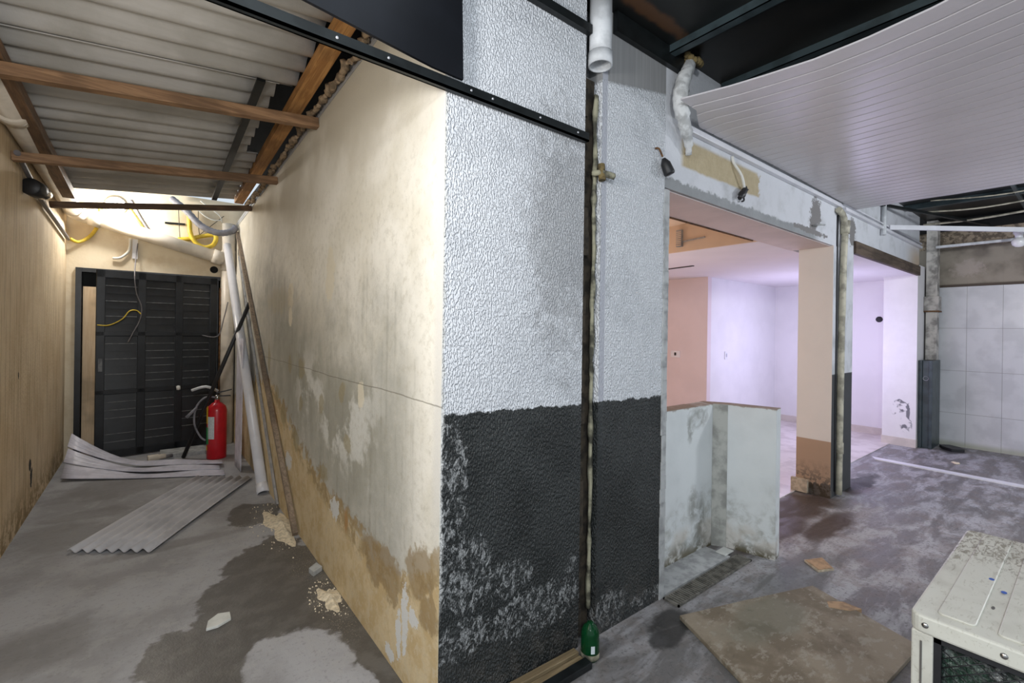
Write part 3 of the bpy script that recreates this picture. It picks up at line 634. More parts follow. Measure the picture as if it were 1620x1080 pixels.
MB().tube([(.775, 6.9, 2.20), (.775, 6.9, 2.46)], .083, 20).build('tee_collar', 'pipecream', t)
# black fitting and conduit on ochre wall
t = thing('wall_fitting', 'black and chrome conduit fitting on the ochre wall below the roof', 'fitting', (-.70, 4.9, 2.45))
MB().lathe((-.70, 4.78, 2.49), [(0, 0), (.055, 0), (.062, .01), (.062, .11), (.055, .12)], 20, (.25, 1, -.02)).build('rubber_cap', 'black', t)
MB().lathe((-.672, 4.90, 2.487), [(.05, 0), (.05, .06), (.040, .11), (0, .115)], 20, (.25, 1, -.02)).build('chrome_neck', 'chrome', t)
tag(MB().tube([(-.705, 4.4, 2.62), (-.71, 4.9, 2.56), (-.71, 5.3, 2.50), (-.71, 6.0, 2.46), (-.71, 6.85, 2.41)], .017, 10, sm=4).build('conduit', 'wiregrey'), 'dark grey conduit running along the ochre wall towards the door', 'conduit')
tag(MB().tube([(-.70, 6.88, 2.42), (-.63, 6.93, 2.40), (-.53, 6.965, 2.50), (-.47, 6.975, 2.66), (-.46, 6.975, 2.85)], .017, 10, sm=5).build('yellow_cable', 'yellow'), 'yellow cable rising from the ochre wall corner above the door', 'cable')
# lamp above the door
t = thing('led_lamp', 'lit white lamp above the door behind the sloping drain pipe', 'lamp', (-.34, 6.95, 2.82))
MB().lathe((-.33, 6.99, 2.86), [(0, .0), (.09, 0), (.10, -.03), (.085, -.07)], 20, (0, 1, 0)).build('housing', 'pvc', t)
MB().lathe((-.33, 6.93, 2.86), [(.082, 0), (.07, -.02), (0, -.03)], 20, (0, 1, 0)).build('diffuser', 'lamp', t)
tag(MB().tube([(-.21, 6.98, 2.85), (-.12, 6.98, 2.70), (-.01, 6.98, 2.50)], .014, 8, sm=4).build('yellow_cable', 'yellow'), 'short yellow cable behind the sloping pipe under the lamp', 'cable')
tag(MB().tube([(-.20, 6.985, 2.95), (-.10, 6.985, 2.74), (.02, 6.985, 2.54)], .012, 8, sm=4).build('grey_cable', 'wiregrey'), 'grey cable running beside the short yellow one under the lamp', 'cable')
tag(MB().tube([(-.20, 6.98, 2.50), (-.21, 6.965, 2.36), (-.28, 6.96, 2.27), (-.35, 6.97, 2.255)], .013, 8, sm=5).build('white_cable', 'wirewhite'), 'curling white cable end hanging against the cream wall under the pipe', 'cable')
tag(MB().beam((-.155, 6.985, 2.50), (-.155, 6.985, 2.27), .05, .02, (0, 1, 0)).build('cable_cover', 'pvc'), 'white cable cover strip on the cream wall above the door', 'cable cover')
tag(MB().tube([(-.13, 6.95, 2.45), (-.145, 6.93, 2.28), (-.15, 6.75, 2.05), (-.13, 6.74, 1.85), (-.085, 6.745, 1.70), (-.10, 6.745, 1.55), (-.16, 6.74, 1.40), (-.2, 6.74, 1.30)], .006, 6, sm=5).build('hanging_wire', 'wiregrey'), 'thin grey wire dangling down in front of the black door', 'wire')
tag(MB().tube([(-.46, 6.745, 1.49), (-.36, 6.72, 1.49), (-.25, 6.70, 1.56), (-.19, 6.71, 1.65), (-.13, 6.73, 1.66), (-.09, 6.735, 1.62)], .006, 6, sm=5).build('door_wire', 'yellow'), 'thin yellow wire looping across the black door', 'wire')
tag(MB().tube([(.18, 6.90, 3.02), (.32, 6.80, 2.88), (.46, 6.72, 2.71), (.62, 6.66, 2.635), (.76, 6.64, 2.66), (.82, 6.66, 2.73)], .036, 14, sm=8, ripple=.12).build('corrugated_hose', 'greyhose'), 'thick grey corrugated hose hanging in the corner above the door', 'hose')
pts = [(.36, 6.93, 2.95), (.36, 6.92, 2.75), (.375, 6.91, 2.62), (.43, 6.90, 2.52), (.52, 6.89, 2.475), (.60, 6.89, 2.51), (.635, 6.90, 2.585), (.62, 6.93, 2.645), (.50, 6.95, 2.62), (.36, 6.96, 2.57), (.25, 6.97, 2.55)]
tag(MB().tube(pts, .026, 12, sm=7).build('yellow_hose', 'yellow'), 'looped yellow hose hanging on the wall above the black door', 'hose')
for k, (pp, lab) in enumerate([([(.25, 6.95, 2.95), (.26, 6.95, 2.7), (.27, 6.95, 2.55)], 'thin black wire hanging left of the looped yellow hose'),
                               ([(.72, 6.92, 2.9), (.55, 6.93, 2.72), (.44, 6.95, 2.60), (.42, 6.95, 2.56)], 'thin black wire crossing behind the looped yellow hose'),
                               ([(.45, 6.95, 2.95), (.455, 6.96, 2.75), (.47, 6.95, 2.60)], 'thin black wire inside the loop of the yellow hose')]):
    tag(MB().tube(pp, .004, 6, sm=4).build('black_wire', 'black'), lab, 'wire', 'black wires above the door')
for k, (pp, lab) in enumerate([([(.40, 6.9, 2.98), (.50, 6.88, 2.87), (.60, 6.86, 2.82), (.69, 6.86, 2.83)], 'thin white wire strung low over the grey corrugated hose'),
                               ([(.46, 6.80, 3.02), (.58, 6.78, 2.93), (.66, 6.76, 2.86), (.685, 6.76, 2.78)], 'thin white wire strung steeply over the grey corrugated hose')]):
    tag(MB().tube(pp, .007, 6, sm=4).build('white_wire', 'wirewhite'), lab, 'wire', 'white wires above the door')
tag(MB().beam((.12, 6.985, 2.735), (.32, 6.985, 2.745), .03, .02).build('metal_bracket', 'blacksteel'), 'short black bracket under the far batten above the door', 'bracket')
tag(MB().lathe((.628, YB-.001, 2.215), [(0, -.002), (.040, -.002), (.044, -.006), (.044, 0)], 20, (0, 1, 0)).build('vent_hole', 'void'), 'round black hole in the cream wall at the door corner', 'hole')
tag(MB().tube([(.70, 6.965, .55), (.70, 6.965, 1.98)], .016, 10).build('brown_rod', 'rust'), 'thin reddish brown rod upright between the door and the corner pipe', 'rod')
tag(MB().tube([(.50, 6.93, 1.38), (.66, 6.80, 1.37), (.72, 6.78, 1.60), (.76, 6.775, 1.80)], .006, 6, sm=4).build('door_hook', 'wiregrey'), 'thin wire hook between the black door and the corner pipe', 'wire')

# leaning things
t = thing('leaning_pipe', 'long white plastic pipe leaning into the corridor corner', 'pipe', (.80, 4.63, 0))
MB().pipe((.812, 4.64, .005), (.74, 6.72, 2.50), .045, .006).build('pipe_body', 'pvc', t)
MB().pipe((.8125, 4.625, -.0), (.8105, 4.69, .065), .052, .004).build('pipe_socket', 'pvc', t)
tag(MB().beam((.827, 3.53, .022), (.835, 6.65, 2.66), .034, .034).build('wooden_pole', 'pole'), 'long weathered wooden pole leaning along the stained corridor wall', 'pole')
tag(MB().beam((.842, 4.2, .022), (.845, 6.55, 2.35), .018, .028).build('metal_lath', 'steelgalv'), 'thin grey lath leaning along the wall behind the weathered pole', 'lath')
tag(MB().tube([(.305, 6.36, .015), (.838, 5.69, 1.75)], .021, 12).build('black_rod', 'black'), 'straight black rod leaning across the door towards the stained wall', 'rod')

# fire extinguisher
t = thing('fire_extinguisher', 'red fire extinguisher standing beside the black door', 'fire extinguisher', (.605, 6.2, 0))
ec = (.605, 6.2, 0); er = .098
MB().lathe((ec[0], ec[1], .0), [(0, 0), (er-.004, 0), (er, .012), (er, .54), (er-.012, .585), (er-.045, .62), (.028, .635), (.024, .66), (0, .66)], 32).build('cylinder', 'red', t)
def curved(name, mat, a0, a1, z0, z1, lab):
    def fn(u, v):
        a = math.radians(a0+(a1-a0)*u); return (ec[0]+math.cos(a)*(er+.0015), ec[1]+math.sin(a)*(er+.0015), z0+(z1-z0)*v)
    part(MB().grid(fn, 10, 1).build(name, mat, t), lab)
curved('label', 'labelwhite', 205, 250, .23, .48, 'white instruction label')
curved('label', 'labelgreen', 170, 212, .17, .36, 'green label')
curved('label', 'labelyellow', 165, 200, .10, .15, 'yellow label near the base')
curved('label', 'labelyellow', 170, 206, .40, .60, 'yellow label near the top')
MB().lathe((ec[0], ec[1], .655), [(.02, 0), (.026, .01), (.026, .05), (.015, .06), (0, .06)], 16).build('valve', 'chrome', t)
b = MB(); b.beam((ec[0]-.01, ec[1], .735), (ec[0]+.14, ec[1]-.02, .77), .022, .012); b.beam((ec[0]-.01, ec[1], .70), (ec[0]+.13, ec[1]-.02, .70), .022, .012)
b.build('handle', 'black', t)
MB().tube([(ec[0]-.02, ec[1]-.02, .69), (ec[0]-.12, ec[1]-.06, .70), (ec[0]-.20, ec[1]-.06, .60), (ec[0]-.215, ec[1]-.05, .42), (ec[0]-.16, ec[1]-.04, .27), (ec[0]-.11, ec[1]-.05, .22)], .010, 10, sm=6).build('hose', 'greyhose', t)
MB().tube([(ec[0]-.195, ec[1]-.07, .60), (ec[0]-.29, ec[1]-.09, .50)], [.012, .017], 10).build('nozzle', 'greyhose', t)
tag(MB().tube([(ec[0]+.02, 6.35, .74), (ec[0]-.1, 6.33, .80), (ec[0]-.23, 6.38, .76)], .016, 8, sm=4).build('grey_tubing', 'pipewhite'), 'pale tubing lying over the top of the fire extinguisher', 'tube')
part(MB().lathe((.27, 6.865, .745), [(0, -.02), (.022, -.02), (.03, 0), (.022, .02), (0, .02)], 12, (1, 0, .1)).build('knob', 'wirewhite', d), 'small white knob')

# upright pvc strip in the corner
def rib_panel(name, origin, ulen, vlen, U, V, Nn, mat, label, cat, ribs=4, bend=None, group=None, t=.006):
    U, V, Nn = Vector(U), Vector(V), Vector(Nn); o0 = Vector(origin)
    n = ribs*8
    def fn(u, v):
        k = (v*ribs) % 1.0; g = -.004 if (k < .08 or k > .92) and 0 < v < 1 else 0.0
        p = o0+U*(u*ulen)+V*(v*vlen)+Nn*g
        if bend: p = p+bend(u, v)
        return p
    return tag(MB().grid(fn, 16, n, True).build(name, mat, thick=t), label, cat, group)
rib_panel('pvc_strip', (.742, 5.42, .01), 1.36, .30, (.012, .05, 1), (-.05, 1, 0), (-1, 0, 0), 'pvcpanel', 'white ribbed plastic strip standing upright in the corner by the extinguisher', 'plastic strip', 3)
# curled ceiling lining panels on the corridor floor
GP = 'loose lining panels on the corridor floor'
for i, (lab, xa, xb) in enumerate((('loose white lining panel on the corridor floor, frontmost in the heap', -.655, .60), ('loose white lining panel in the middle of the heap before the door', -.66, .575), ('loose white lining panel at the back of the heap before the door', -.655, .615))):
    def bend(u, v, i=i):
        g = (i+v)/3; k = max(0, 1-u/.52)**1.7
        return Vector((.02*k*g, -.10*k*g, k*(.02+.31*g)+.012*math.sin(u*9+i)*v*(1-k)))
    rib_panel('lining_panel', (xa, 6.06+.175*i, .012+.018*i), xb-xa, .165, (1, -.535, 0), (.06, .998, 0), (0, 0, 1), 'pvcpanel', lab, 'lining panel', 3, bend, GP, .008)
t = thing('pipe_connector', 'cream plastic pipe connector on the floor before the black door', 'connector', (.05, 6.42, .04))
MB().lathe((-.01, 6.40, .040), [(0, 0), (.034, 0), (.036, .01), (.036, .09), (.028, .10), (.026, .16), (0, .16)], 16, (1, .2, 0)).build('body', 'pipecream', t)
MB().lathe((.14, 6.43, .034), [(.02, 0), (.02, .07), (0, .07)], 12, (1, .2, 0)).build('tip', 'wiregrey', t)
tag(MB().box((.1, 6.45, .0), (.52, 6.75, .045)).build('concrete_slab', 'plaster'), 'thin grey slab lying behind the extinguisher at the door foot', 'slab')
# corrugated sheet on floor
A = Vector((-.417, 4.145, 0)); B_ = Vector((.021, 3.833, 0)); C_ = Vector((.808, 5.137, 0)); D_ = Vector((.365, 5.454, 0))
def fn(u, v):
    p = A*(1-u)*(1-v)+B_*u*(1-v)+C_*u*v+D_*(1-u)*v
    return (p.x, p.y, .020+.013*math.sin(u*7*2*math.pi)+.006*math.sin(v*3.1))
tag(MB().grid(fn, 84, 6).build('corrugated_sheet', 'plasticsheet', thick=.004), 'dusty grey corrugated sheet lying on the corridor floor', 'corrugated sheet')
# bits
def chunk(name, cx, cy, r, h, mat, label, cat, n=5, ex=1.0, rot=0, group=None):
    P = []
    for k in range(n):
        a = 2*math.pi*k/n+random.uniform(-.25, .25); q = r*random.uniform(.75, 1.1)
        x, y = math.cos(a)*q*ex, math.sin(a)*q; P.append((cx+x*math.cos(rot)-y*math.sin(rot), cy+x*math.sin(rot)+y*math.cos(rot), 0.001))
    return tag(MB().prism(P, (0, 0, h)).build(name, mat, bevel=.002), label, cat, group)
chunk('tile_chip', .284, 2.738, .058, .014, 'chip', 'white broken tile chip lying on the wet edge of the corridor floor', 'chip', 6, 1.3, .5)
chunk('plaster_shard', .815, 2.965, .045, .03, 'plaster', 'grey plaster shard against the foot of the stained wall', 'shard', 4, 1.4, 1.2)
def pile(name, cx, cy, rx, ry, h, label):
    def f(u, v):
        a = 2*math.pi*u; r = v; n = 1+.25*math.sin(3*a+cx*9)+.15*math.sin(7*a)
        return (min(cx+rx*r*n*math.cos(a), XR-.002), cy+ry*r*n*math.sin(a), .001+h*(1-r)**1.5*(1+.3*math.sin(11*a)*r))
    b = MB().grid(f, 40, 8)
    for i in range(160):
        a = random.uniform(0, 6.28); r = random.uniform(.3, 2.0)**1.0; x = cx+rx*r*math.cos(a); y = cy+ry*r*math.sin(a); s_ = random.uniform(.002, .006)
        if x > XR-.01: continue
        b.add([(x-s_, y-s_, 0.0005), (x+s_, y-s_, .0005), (x, y+s_, .0005), (x, y, s_*1.5)], [(0, 1, 3), (1, 2, 3), (2, 0, 3), (0, 2, 1)])
    return tag(b.build(name, 'sand'), label, 'sawdust', 'sawdust on the corridor floor', 'stuff')
pile('sawdust_pile', .795, 3.80, .10, .32, .035, 'pale sawdust heaped at the foot of the weathered pole')
pile('sawdust_pile', .80, 2.62, .055, .12, .025, 'small pale sawdust heap farther down the stained wall from the pole')

# ------------------------------------------------------------------ HALL: bar, panel, ceilings
b = MB(); b.box((-1.3, 1.485, 2.385), (1.605, 1.512, 2.393)); b.box((-1.3, 1.485, 2.385), (1.605, 1.492, 2.425)); b.box((-1.3, 1.505, 2.385), (.85, 1.512, 2.43))
t = thing('metal_profile', 'long black metal profile fixed across the white stucco corner', 'metal profile', (.15, 1.50, 2.385))
b.build('rail', 'blacksteel', t)
for x in (.45, .62, .95, 1.05, 1.30, 1.53): MB().lathe((x, 1.4845, 2.408), [(0, -.003), (.004, -.003), (.005, 0)], 8, (0, 1, 0)).build('rivet', 'steelgalv', t)
b = MB(); b.prism([(-1.3, 1.47, 2.58), (.35, 1.47, 2.475), (.78, 1.47, 2.430), (.905, 1.47, 2.427), (.885, 1.47, 3.09), (-1.3, 1.47, 3.09)], (0, .012, 0))
tag(b.build('black_fascia_board', 'blackpanel'), 'large black panel hanging upright above the metal profile', 'panel')
tag(MB().box((.9, YW-.03, 2.90), (1.62, YW-.002, 2.94)).build('ceiling_angle', 'blacksteel'), 'black steel angle along the top of the white stucco left of the cut pipe', 'angle')
tag(MB().box((1.80, YW-.03, 2.985), (2.46, YW-.002, 3.088)).build('ceiling_angle', 'blacksteel'), 'black steel angle above the plain grey patch right of the cut pipe', 'angle')
GC = 'steel channels under the black ceiling'
for x, lab in ((2.275, 'dark steel ceiling channel above the bandaged pipe'), (2.875, 'dark steel ceiling channel beside the white lining edge')):
    b = MB(); b.box((x-.028, -2.5, 3.045), (x+.028, YW-.01, 3.05)); b.box((x-.028, -2.5, 3.045), (x-.024, YW-.01, 3.09)); b.box((x+.024, -2.5, 3.045), (x+.028, YW-.01, 3.09))
    tag(b.build('ceiling_channel', 'darksteel'), lab, 'channel', GC)
# far end channels, cables
for x, lab in ((6.2, 'dark steel ceiling channel just beyond the white lining'), (7.3, 'dark steel ceiling channel close to the tiled end wall')):
    b = MB(); b.box((x-.03, -2.5, 3.03), (x+.03, YW-.01, 3.09)); tag(b.build('ceiling_channel', 'darksteel'), lab, 'channel', GC)
b = MB(); b.box((5.4, .55, 3.02), (8.6, .58, 3.05)); tag(b.build('ceiling_channel', 'darksteel'), 'dark steel cross channel running to the end wall', 'channel', GC)
GW = 'loose wires in the far ceiling gap'
for k, (pp, lab, r) in enumerate([([(7.9, 1.44, 2.94), (7.9, .9, 2.93), (8.0, .2, 3.0)], 'pale wire sagging lowest in the far ceiling gap', .013),
                                  ([(7.3, 1.3, 2.98), (7.4, .8, 2.96), (7.5, 0, 3.03)], 'pale wire strung second lowest in the far ceiling gap', .009),
                                  ([(6.9, 1.2, 3.02), (7.0, .6, 2.99), (7.0, -.1, 3.05)], 'pale wire strung highest in the far ceiling gap', .007)]):
    tag(MB().tube(pp, r, 8, sm=6).build('ceiling_wire', 'pipegrime'), lab, 'wire', GW)
# white pvc lining
b = MB(); NP = 31
us = sorted({k/NP+d for k in range(NP+1) for d in (-.0028, -.0012, 0, .0012, .0028) if 0 <= k/NP+d <= 1} | {(k+.5)/NP for k in range(NP)})
ys = [-2.4, -1.4, -.6, -.2, 0, .2, .4, .6, .8, 1.0, 1.15, 1.3, 1.4, 1.5]
vs = []
for u in us:
    g = .010 if min(abs(u-k/NP) for k in range(1, NP)) < .0013 else 0.0
    for y in ys:
        xe = 2.31-.28*(min(max(y, 0), 1.36)-.72)**2; x = xe+(5.40-xe)*u
        ye = y if y < 1.4 else (1.385+.098*min(max((x-2.35)/.2, 0), 1) if y > 1.45 else 1.37)
        k = max(0, (2.6-x)/.4)
        vs.append((x, ye, 2.725+.012*k*k+.010*math.sin(x*2.1)*(1 if y < 1 else .4)+g))
m_ = len(ys)
b.add(vs, [(i*m_+j, (i+1)*m_+j, (i+1)*m_+j+1, i*m_+j+1) for i in range(len(us)-1) for j in range(m_-1)])
tag(b.build('ceiling_lining', 'pvcceil', thick=.008), 'white grooved plastic ceiling lining hanging below the black ceiling', 'ceiling lining')
b = MB()
b.box((2.42, YW-.035, 2.672), (5.02, YW-.001, 2.70)); b.box((2.42, YW-.028, 2.70), (5.02, YW-.001, 2.712))
t = tag(b.build('ceiling_trim', 'pvc', bevel=.004), 'white plastic edge trim under the ceiling lining, left of the yellowed pipe', 'trim')
b = MB(); b.box((5.12, YW-.035, 2.665), (8.12, YW-.001, 2.695)); b.box((5.12, YW-.03, 2.72), (8.12, YW-.001, 2.735))
tag(b.build('ceiling_trim', 'pvc', bevel=.003), 'white plastic edge trim along the beam right of the yellowed pipe', 'trim')
tag(MB().beam((6.55, YW-.03, 2.715), (8.25, .1, 2.70), .03, .05).build('hanging_strip', 'pvc'), 'white plastic strip stretched across the hall below the far ceiling gap', 'plastic strip')
tag(MB().beam((8.1, 1.35, 2.66), (8.45, -.3, 2.715), .04, .03).build('hanging_trim', 'pipewhite'), 'grey trim sloping in front of the brown band on the end wall', 'trim')
tag(MB().beam((6.3, YW-.02, 2.93), (8.4, .9, 2.93), .03, .03).build('steel_bar', 'blacksteel'), 'black steel bar across the corner above the white hanging strip', 'bar')
tag(MB().tube([(6.35, YW-.03, 3.0), (6.35, YW-.03, 2.80), (6.33, YW-.035, 2.60)], .022, 10).build('drop_pipe', 'pipewhite'), 'short white pipe dropping over the beam beside the lining edge', 'pipe')
t = thing('light_bulb', 'round white bulb in a socket below the far hanging strip', 'light bulb', (8.0, .60, 2.62))
MB().lathe((8.0, .605, 2.745), [(.0, 0), (.05, 0), (.05, -.03), (.035, -.05), (.034, -.08)], 18).build('socket', 'pvc', t)
MB().lathe((8.0, .605, 2.668), [(.03, 0), (.058, -.025), (.066, -.055), (.055, -.09), (.03, -.11), (0, -.115)], 18).build('globe', 'bulb', t)

# cut downpipe at the top of the chase
t = thing('cut_downpipe', 'white painted cut-off downpipe at the top of the vertical chase', 'pipe', (1.70, YW-.03, 2.73))
MB().pipe((1.678, YW-.030, 2.79), (1.678, YW-.030, 3.088), .053, .007).build('pipe_body', 'pipewhite', t)
MB().pipe((1.678, YW-.030, 2.765), (1.678, YW-.030, 2.825), .058, .009).build('collar', 'pipewhite', t)
MB().lathe((1.678, YW-.030, 2.83), [(0, 0), (.046, 0), (.046, .01), (0, .01)], 20).build('dark_plug', 'void', t)  # black plug stands in for the shade inside the pipe
# bandaged pipe with foam
t = thing('bandaged_pipe', 'bent pipe wrapped in grey white bandage beside the ceiling lining', 'pipe', (2.40, 1.46, 2.6))
MB().tube([(2.43, YW-.045, 3.05), (2.36, YW-.075, 2.98), (2.29, YW-.085, 2.87), (2.275, YW-.085, 2.77), (2.33, YW-.07, 2.68), (2.42, YW-.045, 2.60), (2.465, YW-.02, 2.54)], [.030, .034, .040, .042, .040, .034, .026, .018], 14, sm=7, wob=.07).build('wrapped_pipe', 'bandage', t)
b = MB()
for i in range(14): 
    a = i*.45; c = (2.44+.055*math.cos(a)*random.uniform(.4, 1), YW-.05+.04*math.sin(a), 3.06+random.uniform(-.02, .02))
    b.lathe(c, [(0, -.022), (.016, -.016), (.022, 0), (.014, .018), (0, .022)], 7, (random.random(), random.random(), 1))
part(b.build('foam_collar', 'foam', t), 'brown spray foam at the ceiling')
# black lamp holder on wall
t = thing('lamp_holder', 'black cable connector hanging from the wall at the opening corner', 'connector', (2.19, 1.49, 2.4))
MB().lathe((2.205, 1.49, 2.452), [(0, 0), (.010, 0), (.026, .03), (.030, .085), (.026, .095), (0, .095)], 14, (.35, -.25, -1)).build('holder', 'black', t)
MB().tube([(2.168, YW-.001, 2.505), (2.175, YW-.02, 2.50), (2.20, 1.492, 2.46)], .006, 6, sm=3).build('lead', 'rust', t)
t = thing('hanging_cable', 'white cable with black connector hanging on the brown patch of the beam', 'cable', (3.1, 1.50, 2.4))
MB().tube([(3.01, YW-.006, 2.665), (3.02, YW-.012, 2.62), (3.09, YW-.03, 2.55), (3.15, YW-.022, 2.475)], .009, 8, sm=5).build('cable', 'wirewhite', t)
MB().tube([(3.165, YW-.02, 2.485), (3.12, YW-.035, 2.45), (3.065, YW-.03, 2.395)], [.012, .022, .024, .014], 10, sm=4, wob=.15).build('connector', 'black', t)
MB().tube([(3.13, YW-.02, 2.44), (3.15, YW-.02, 2.40), (3.12, YW-.02, 2.385)], .006, 6, sm=3).build('tail', 'black', t)
tag(MB().tube([(4.40, YW-.001, 2.415), (4.40, YW-.05, 2.42), (4.50, YW-.06, 2.43)], .007, 6).build('wall_hook', 'plaster'), 'small grey hook on the beam above the wide opening', 'hook')
# yellowed pipe on pier
t = thing('pier_pipe', 'yellowed thin pipe running down the charcoal pier between the openings', 'pipe', (5.04, 1.49, 0))
MB().tube([(4.93, YW-.03, 2.64), (5.03, YW-.035, 2.60), (5.085, YW-.035, 2.52), (5.09, YW-.035, 2.40), (5.06, YW-.035, 2.15), (5.045, YW-.03, 1.2), (5.035, YW-.03, .02)], .027, 12, sm=6, wob=.05).build('pipe_run', 'pipegrime', t)
MB().tube([(5.10, YW-.035, 2.56), (5.092, YW-.035, 2.44)], .036, 12, wob=.06).build('coupling', 'pipegrime', t)
MB().tube([(5.04, YW-.03, .50), (5.04, YW-.03, .40)], .033, 12).build('coupling', 'pipegrime', t)
tag(MB().tube([(4.99, YW-.008, 2.60), (4.985, YW-.008, 2.2), (4.985, YW-.008, 1.2), (4.99, YW-.008, .05)], .010, 8, sm=3, wob=.2).build('pier_cable', 'black'), 'thin black cable beside the yellowed pipe on the pier', 'cable')
# wooden lintel
tag(MB().box((5.46, YW-.025, 2.30), (8.07, YW+.018, 2.425)).build('wooden_lintel', 'lintel', bevel=.006), 'dark wooden lintel across the top of the far opening', 'lintel')

# column in far corner
t = thing('steel_column', 'dark grey boxed column foot in the far corner beside the tiled wall', 'column', (8.3, 1.44, 0))
b = MB(); b.box((8.13, 1.37, 0), (8.60, 1.405, 1.17)); b.box((8.13, 1.475, 0), (8.60, 1.512, 1.17)); b.box((8.15, 1.405, 0), (8.60, 1.475, 1.165))
b.build('casing', 'darksteel', t, bevel=.004)
MB().lathe((8.145, 1.44, .93), [(0, .012), (.02, .01), (.03, 0)], 12, (1, 0, 0)).build('torn_tape', 'steelgalv', t)
t = thing('column_pipe', 'stained white square pipe rising from the dark corner column', 'pipe', (8.45, 1.44, 1.17))
MB().box((8.42, 1.385, 1.168), (8.58, 1.50, 3.08)).build('shaft', 'stainedpaint', t, bevel=.006)
MB().box((8.40, 1.365, 1.84), (8.59, 1.515, 2.04)).build('collar', 'stainedpaint', t, bevel=.006)
part(MB().box((8.398, 1.36, 1.825), (8.59, 1.518, 1.845)).build('rusty_band', 'rust', t), 'rusty band under the collar')
chunk('rag', 8.35, 1.22, .11, .035, 'black', 'dark rag lying at the foot of the corner column', 'rag', 8, 1.6, .6)
# floor strip, tile, grate, board, bottle, planks
b = MB(); b.prism([(6.98, 1.72, .001), (6.86, 1.66, .001), (6.80, -.6, .001), (6.90, -.6, .001)], (0, 0, .012))
tag(b.build('floor_strip', 'pvc'), 'white plastic strip lying across the hall floor before the tiled wall', 'plastic strip')
t = thing('ceramic_tile', 'small tan ceramic tile lying on the hall floor by the low wall', 'tile', (3.43, 1.11, 0))
MB().prism([(3.41, 1.195, .001), (3.54, 1.135, .001), (3.435, 1.035, .001), (3.325, 1.085, .001)], (0, 0, .012)).build('back', 'tileside', t)
MB().prism([(3.408, 1.187, .013), (3.530, 1.133, .013), (3.434, 1.042, .013), (3.335, 1.087, .013)], (0, 0, .004)).build('glazed_face', 'tile', t)
t = thing('drain_grate', 'narrow slotted drain grate in the floor before the low wall', 'drain grate', (2.7, 1.45, 0))
b = MB(); b.box((2.28, 1.405, .001), (3.13, 1.413, .012)); b.box((2.28, 1.495, .001), (3.13, 1.503, .012)); b.box((2.28, 1.405, .001), (2.29, 1.503, .012)); b.box((3.12, 1.405, .001), (3.13, 1.503, .012))
for i in range(42):
    x = 2.29+i*.02; b.box((x, 1.413, .004), (x+.009, 1.495, .011))
b.build('grating', 'grate', t)
MB().box((2.285, 1.41, .0005), (3.125, 1.498, .003)).build('channel', 'void', t)
struct(MB().box((2.302, 1.515, .0), (3.06, 1.69, .012)).build('trim_8', 'plaster'), 'pale cement strip between drain grate and low wall', 'cement strip')
tag(MB().box((3.03, 1.53, .0125), (3.14, 1.60, .022)).build('paper_scrap', 'chip', bevel=.003), 'white scrap in the inner corner of the low wall', 'scrap')
b = MB(); b.prism([(2.19, 1.345, .002), (1.985, .905, .002), (2.35, .56, .002), (2.90, .52, .002), (3.08, 1.035, .002), (2.62, 1.20, .002)], (0, 0, .022))
tag(b.build('plywood_sheet', 'card', bevel=.003), 'worn brown plywood sheet lying on the hall floor before the appliance', 'plywood sheet')
chunk('wood_splinter', 2.98, .86, .05, .025, 'tile', 'brown splinter at the edge of the plywood sheet', 'splinter', 5, 2.2, -.9)
chunk('paper_scrap', 7.5, 1.05, .045, .01, 'sand', 'small pale yellow scrap beyond the white floor strip', 'scrap', 5, 1.5, .4)
t = thing('green_bottle', 'green plastic bottle standing at the foot of the vertical chase', 'bottle', (1.605, 1.436, 0))
MB().lathe((1.605, 1.436, 0), [(0, 0), (.036, 0), (.042, .008), (.042, .09), (.040, .10), (.042, .11), (.040, .125), (.030, .148), (.016, .158), (.014, .165), (0, .165)], 24).build('body', 'bottle', t)
MB().lathe((1.605, 1.436, .0), [(.0425, .035), (.0432, .036), (.0432, .012), (.0425, .011)], 24).build('label_band', 'moss', t)
def fn(u, v):
    a = math.radians(228+24*u); return (1.605+math.cos(a)*.0435, 1.436+math.sin(a)*.0435, .045+.035*v)
MB().grid(fn, 5, 1).build('sticker', 'labelwhite', t)
tag(MB().beam((.95, 1.500, .018), (1.56, 1.478, .018), .034, .03).build('floor_plank', 'plank', bevel=.003), 'narrow pale plank at the foot of the charcoal wall', 'plank')
tag(MB().beam((.95, 1.458, .013), (1.555, 1.438, .013), .030, .022).build('floor_plank', 'plank', bevel=.003), 'thin brown plank between the pale plank and the dark rail', 'plank')
tag(MB().beam((1.0, 1.410, .016), (1.56, 1.402, .016), .045, .03).build('floor_rail', 'blacksteel', bevel=.003), 'dark metal rail lying before the planks at the charcoal wall', 'rail')

# ------------------------------------------------------------------ AC condenser
ax0, ax1, ay0, ay1, az = 1.748, 2.684, -.02, .338, .70
t = thing('condenser_unit', 'ivory air conditioner condenser standing at the hall floor edge', 'air conditioner', (2.2, .16, 0))
def rrect(x0, x1, y0, y1, r, z, n=5):
    P = []
    for cx, cy, a0 in ((x1-r, y1-r, 0), (x0+r, y1-r, 90), (x0+r, y0+r, 180), (x1-r, y0+r, 270)):
        for k in range(n+1):
            a = math.radians(a0+90*k/n); P.append((cx+r*math.cos(a), cy+r*math.sin(a), z))
    return P
b = MB(); b.prism(rrect(ax0, ax1, ay0, ay1, .03, az-.052), (0, 0, .052)); b.build('top_cover', 'acwhite', t, bevel=.007)
G2 = []
for y0, y1 in ((.205, .285), (.085, .165), (-.005, .05)):
    MB().prism(rrect(ax0+.045, ax1-.03, y0, y1, .014, az-.001), (0, 0, .006)).build('raised_rib', 'acwhite', t, bevel=.004)
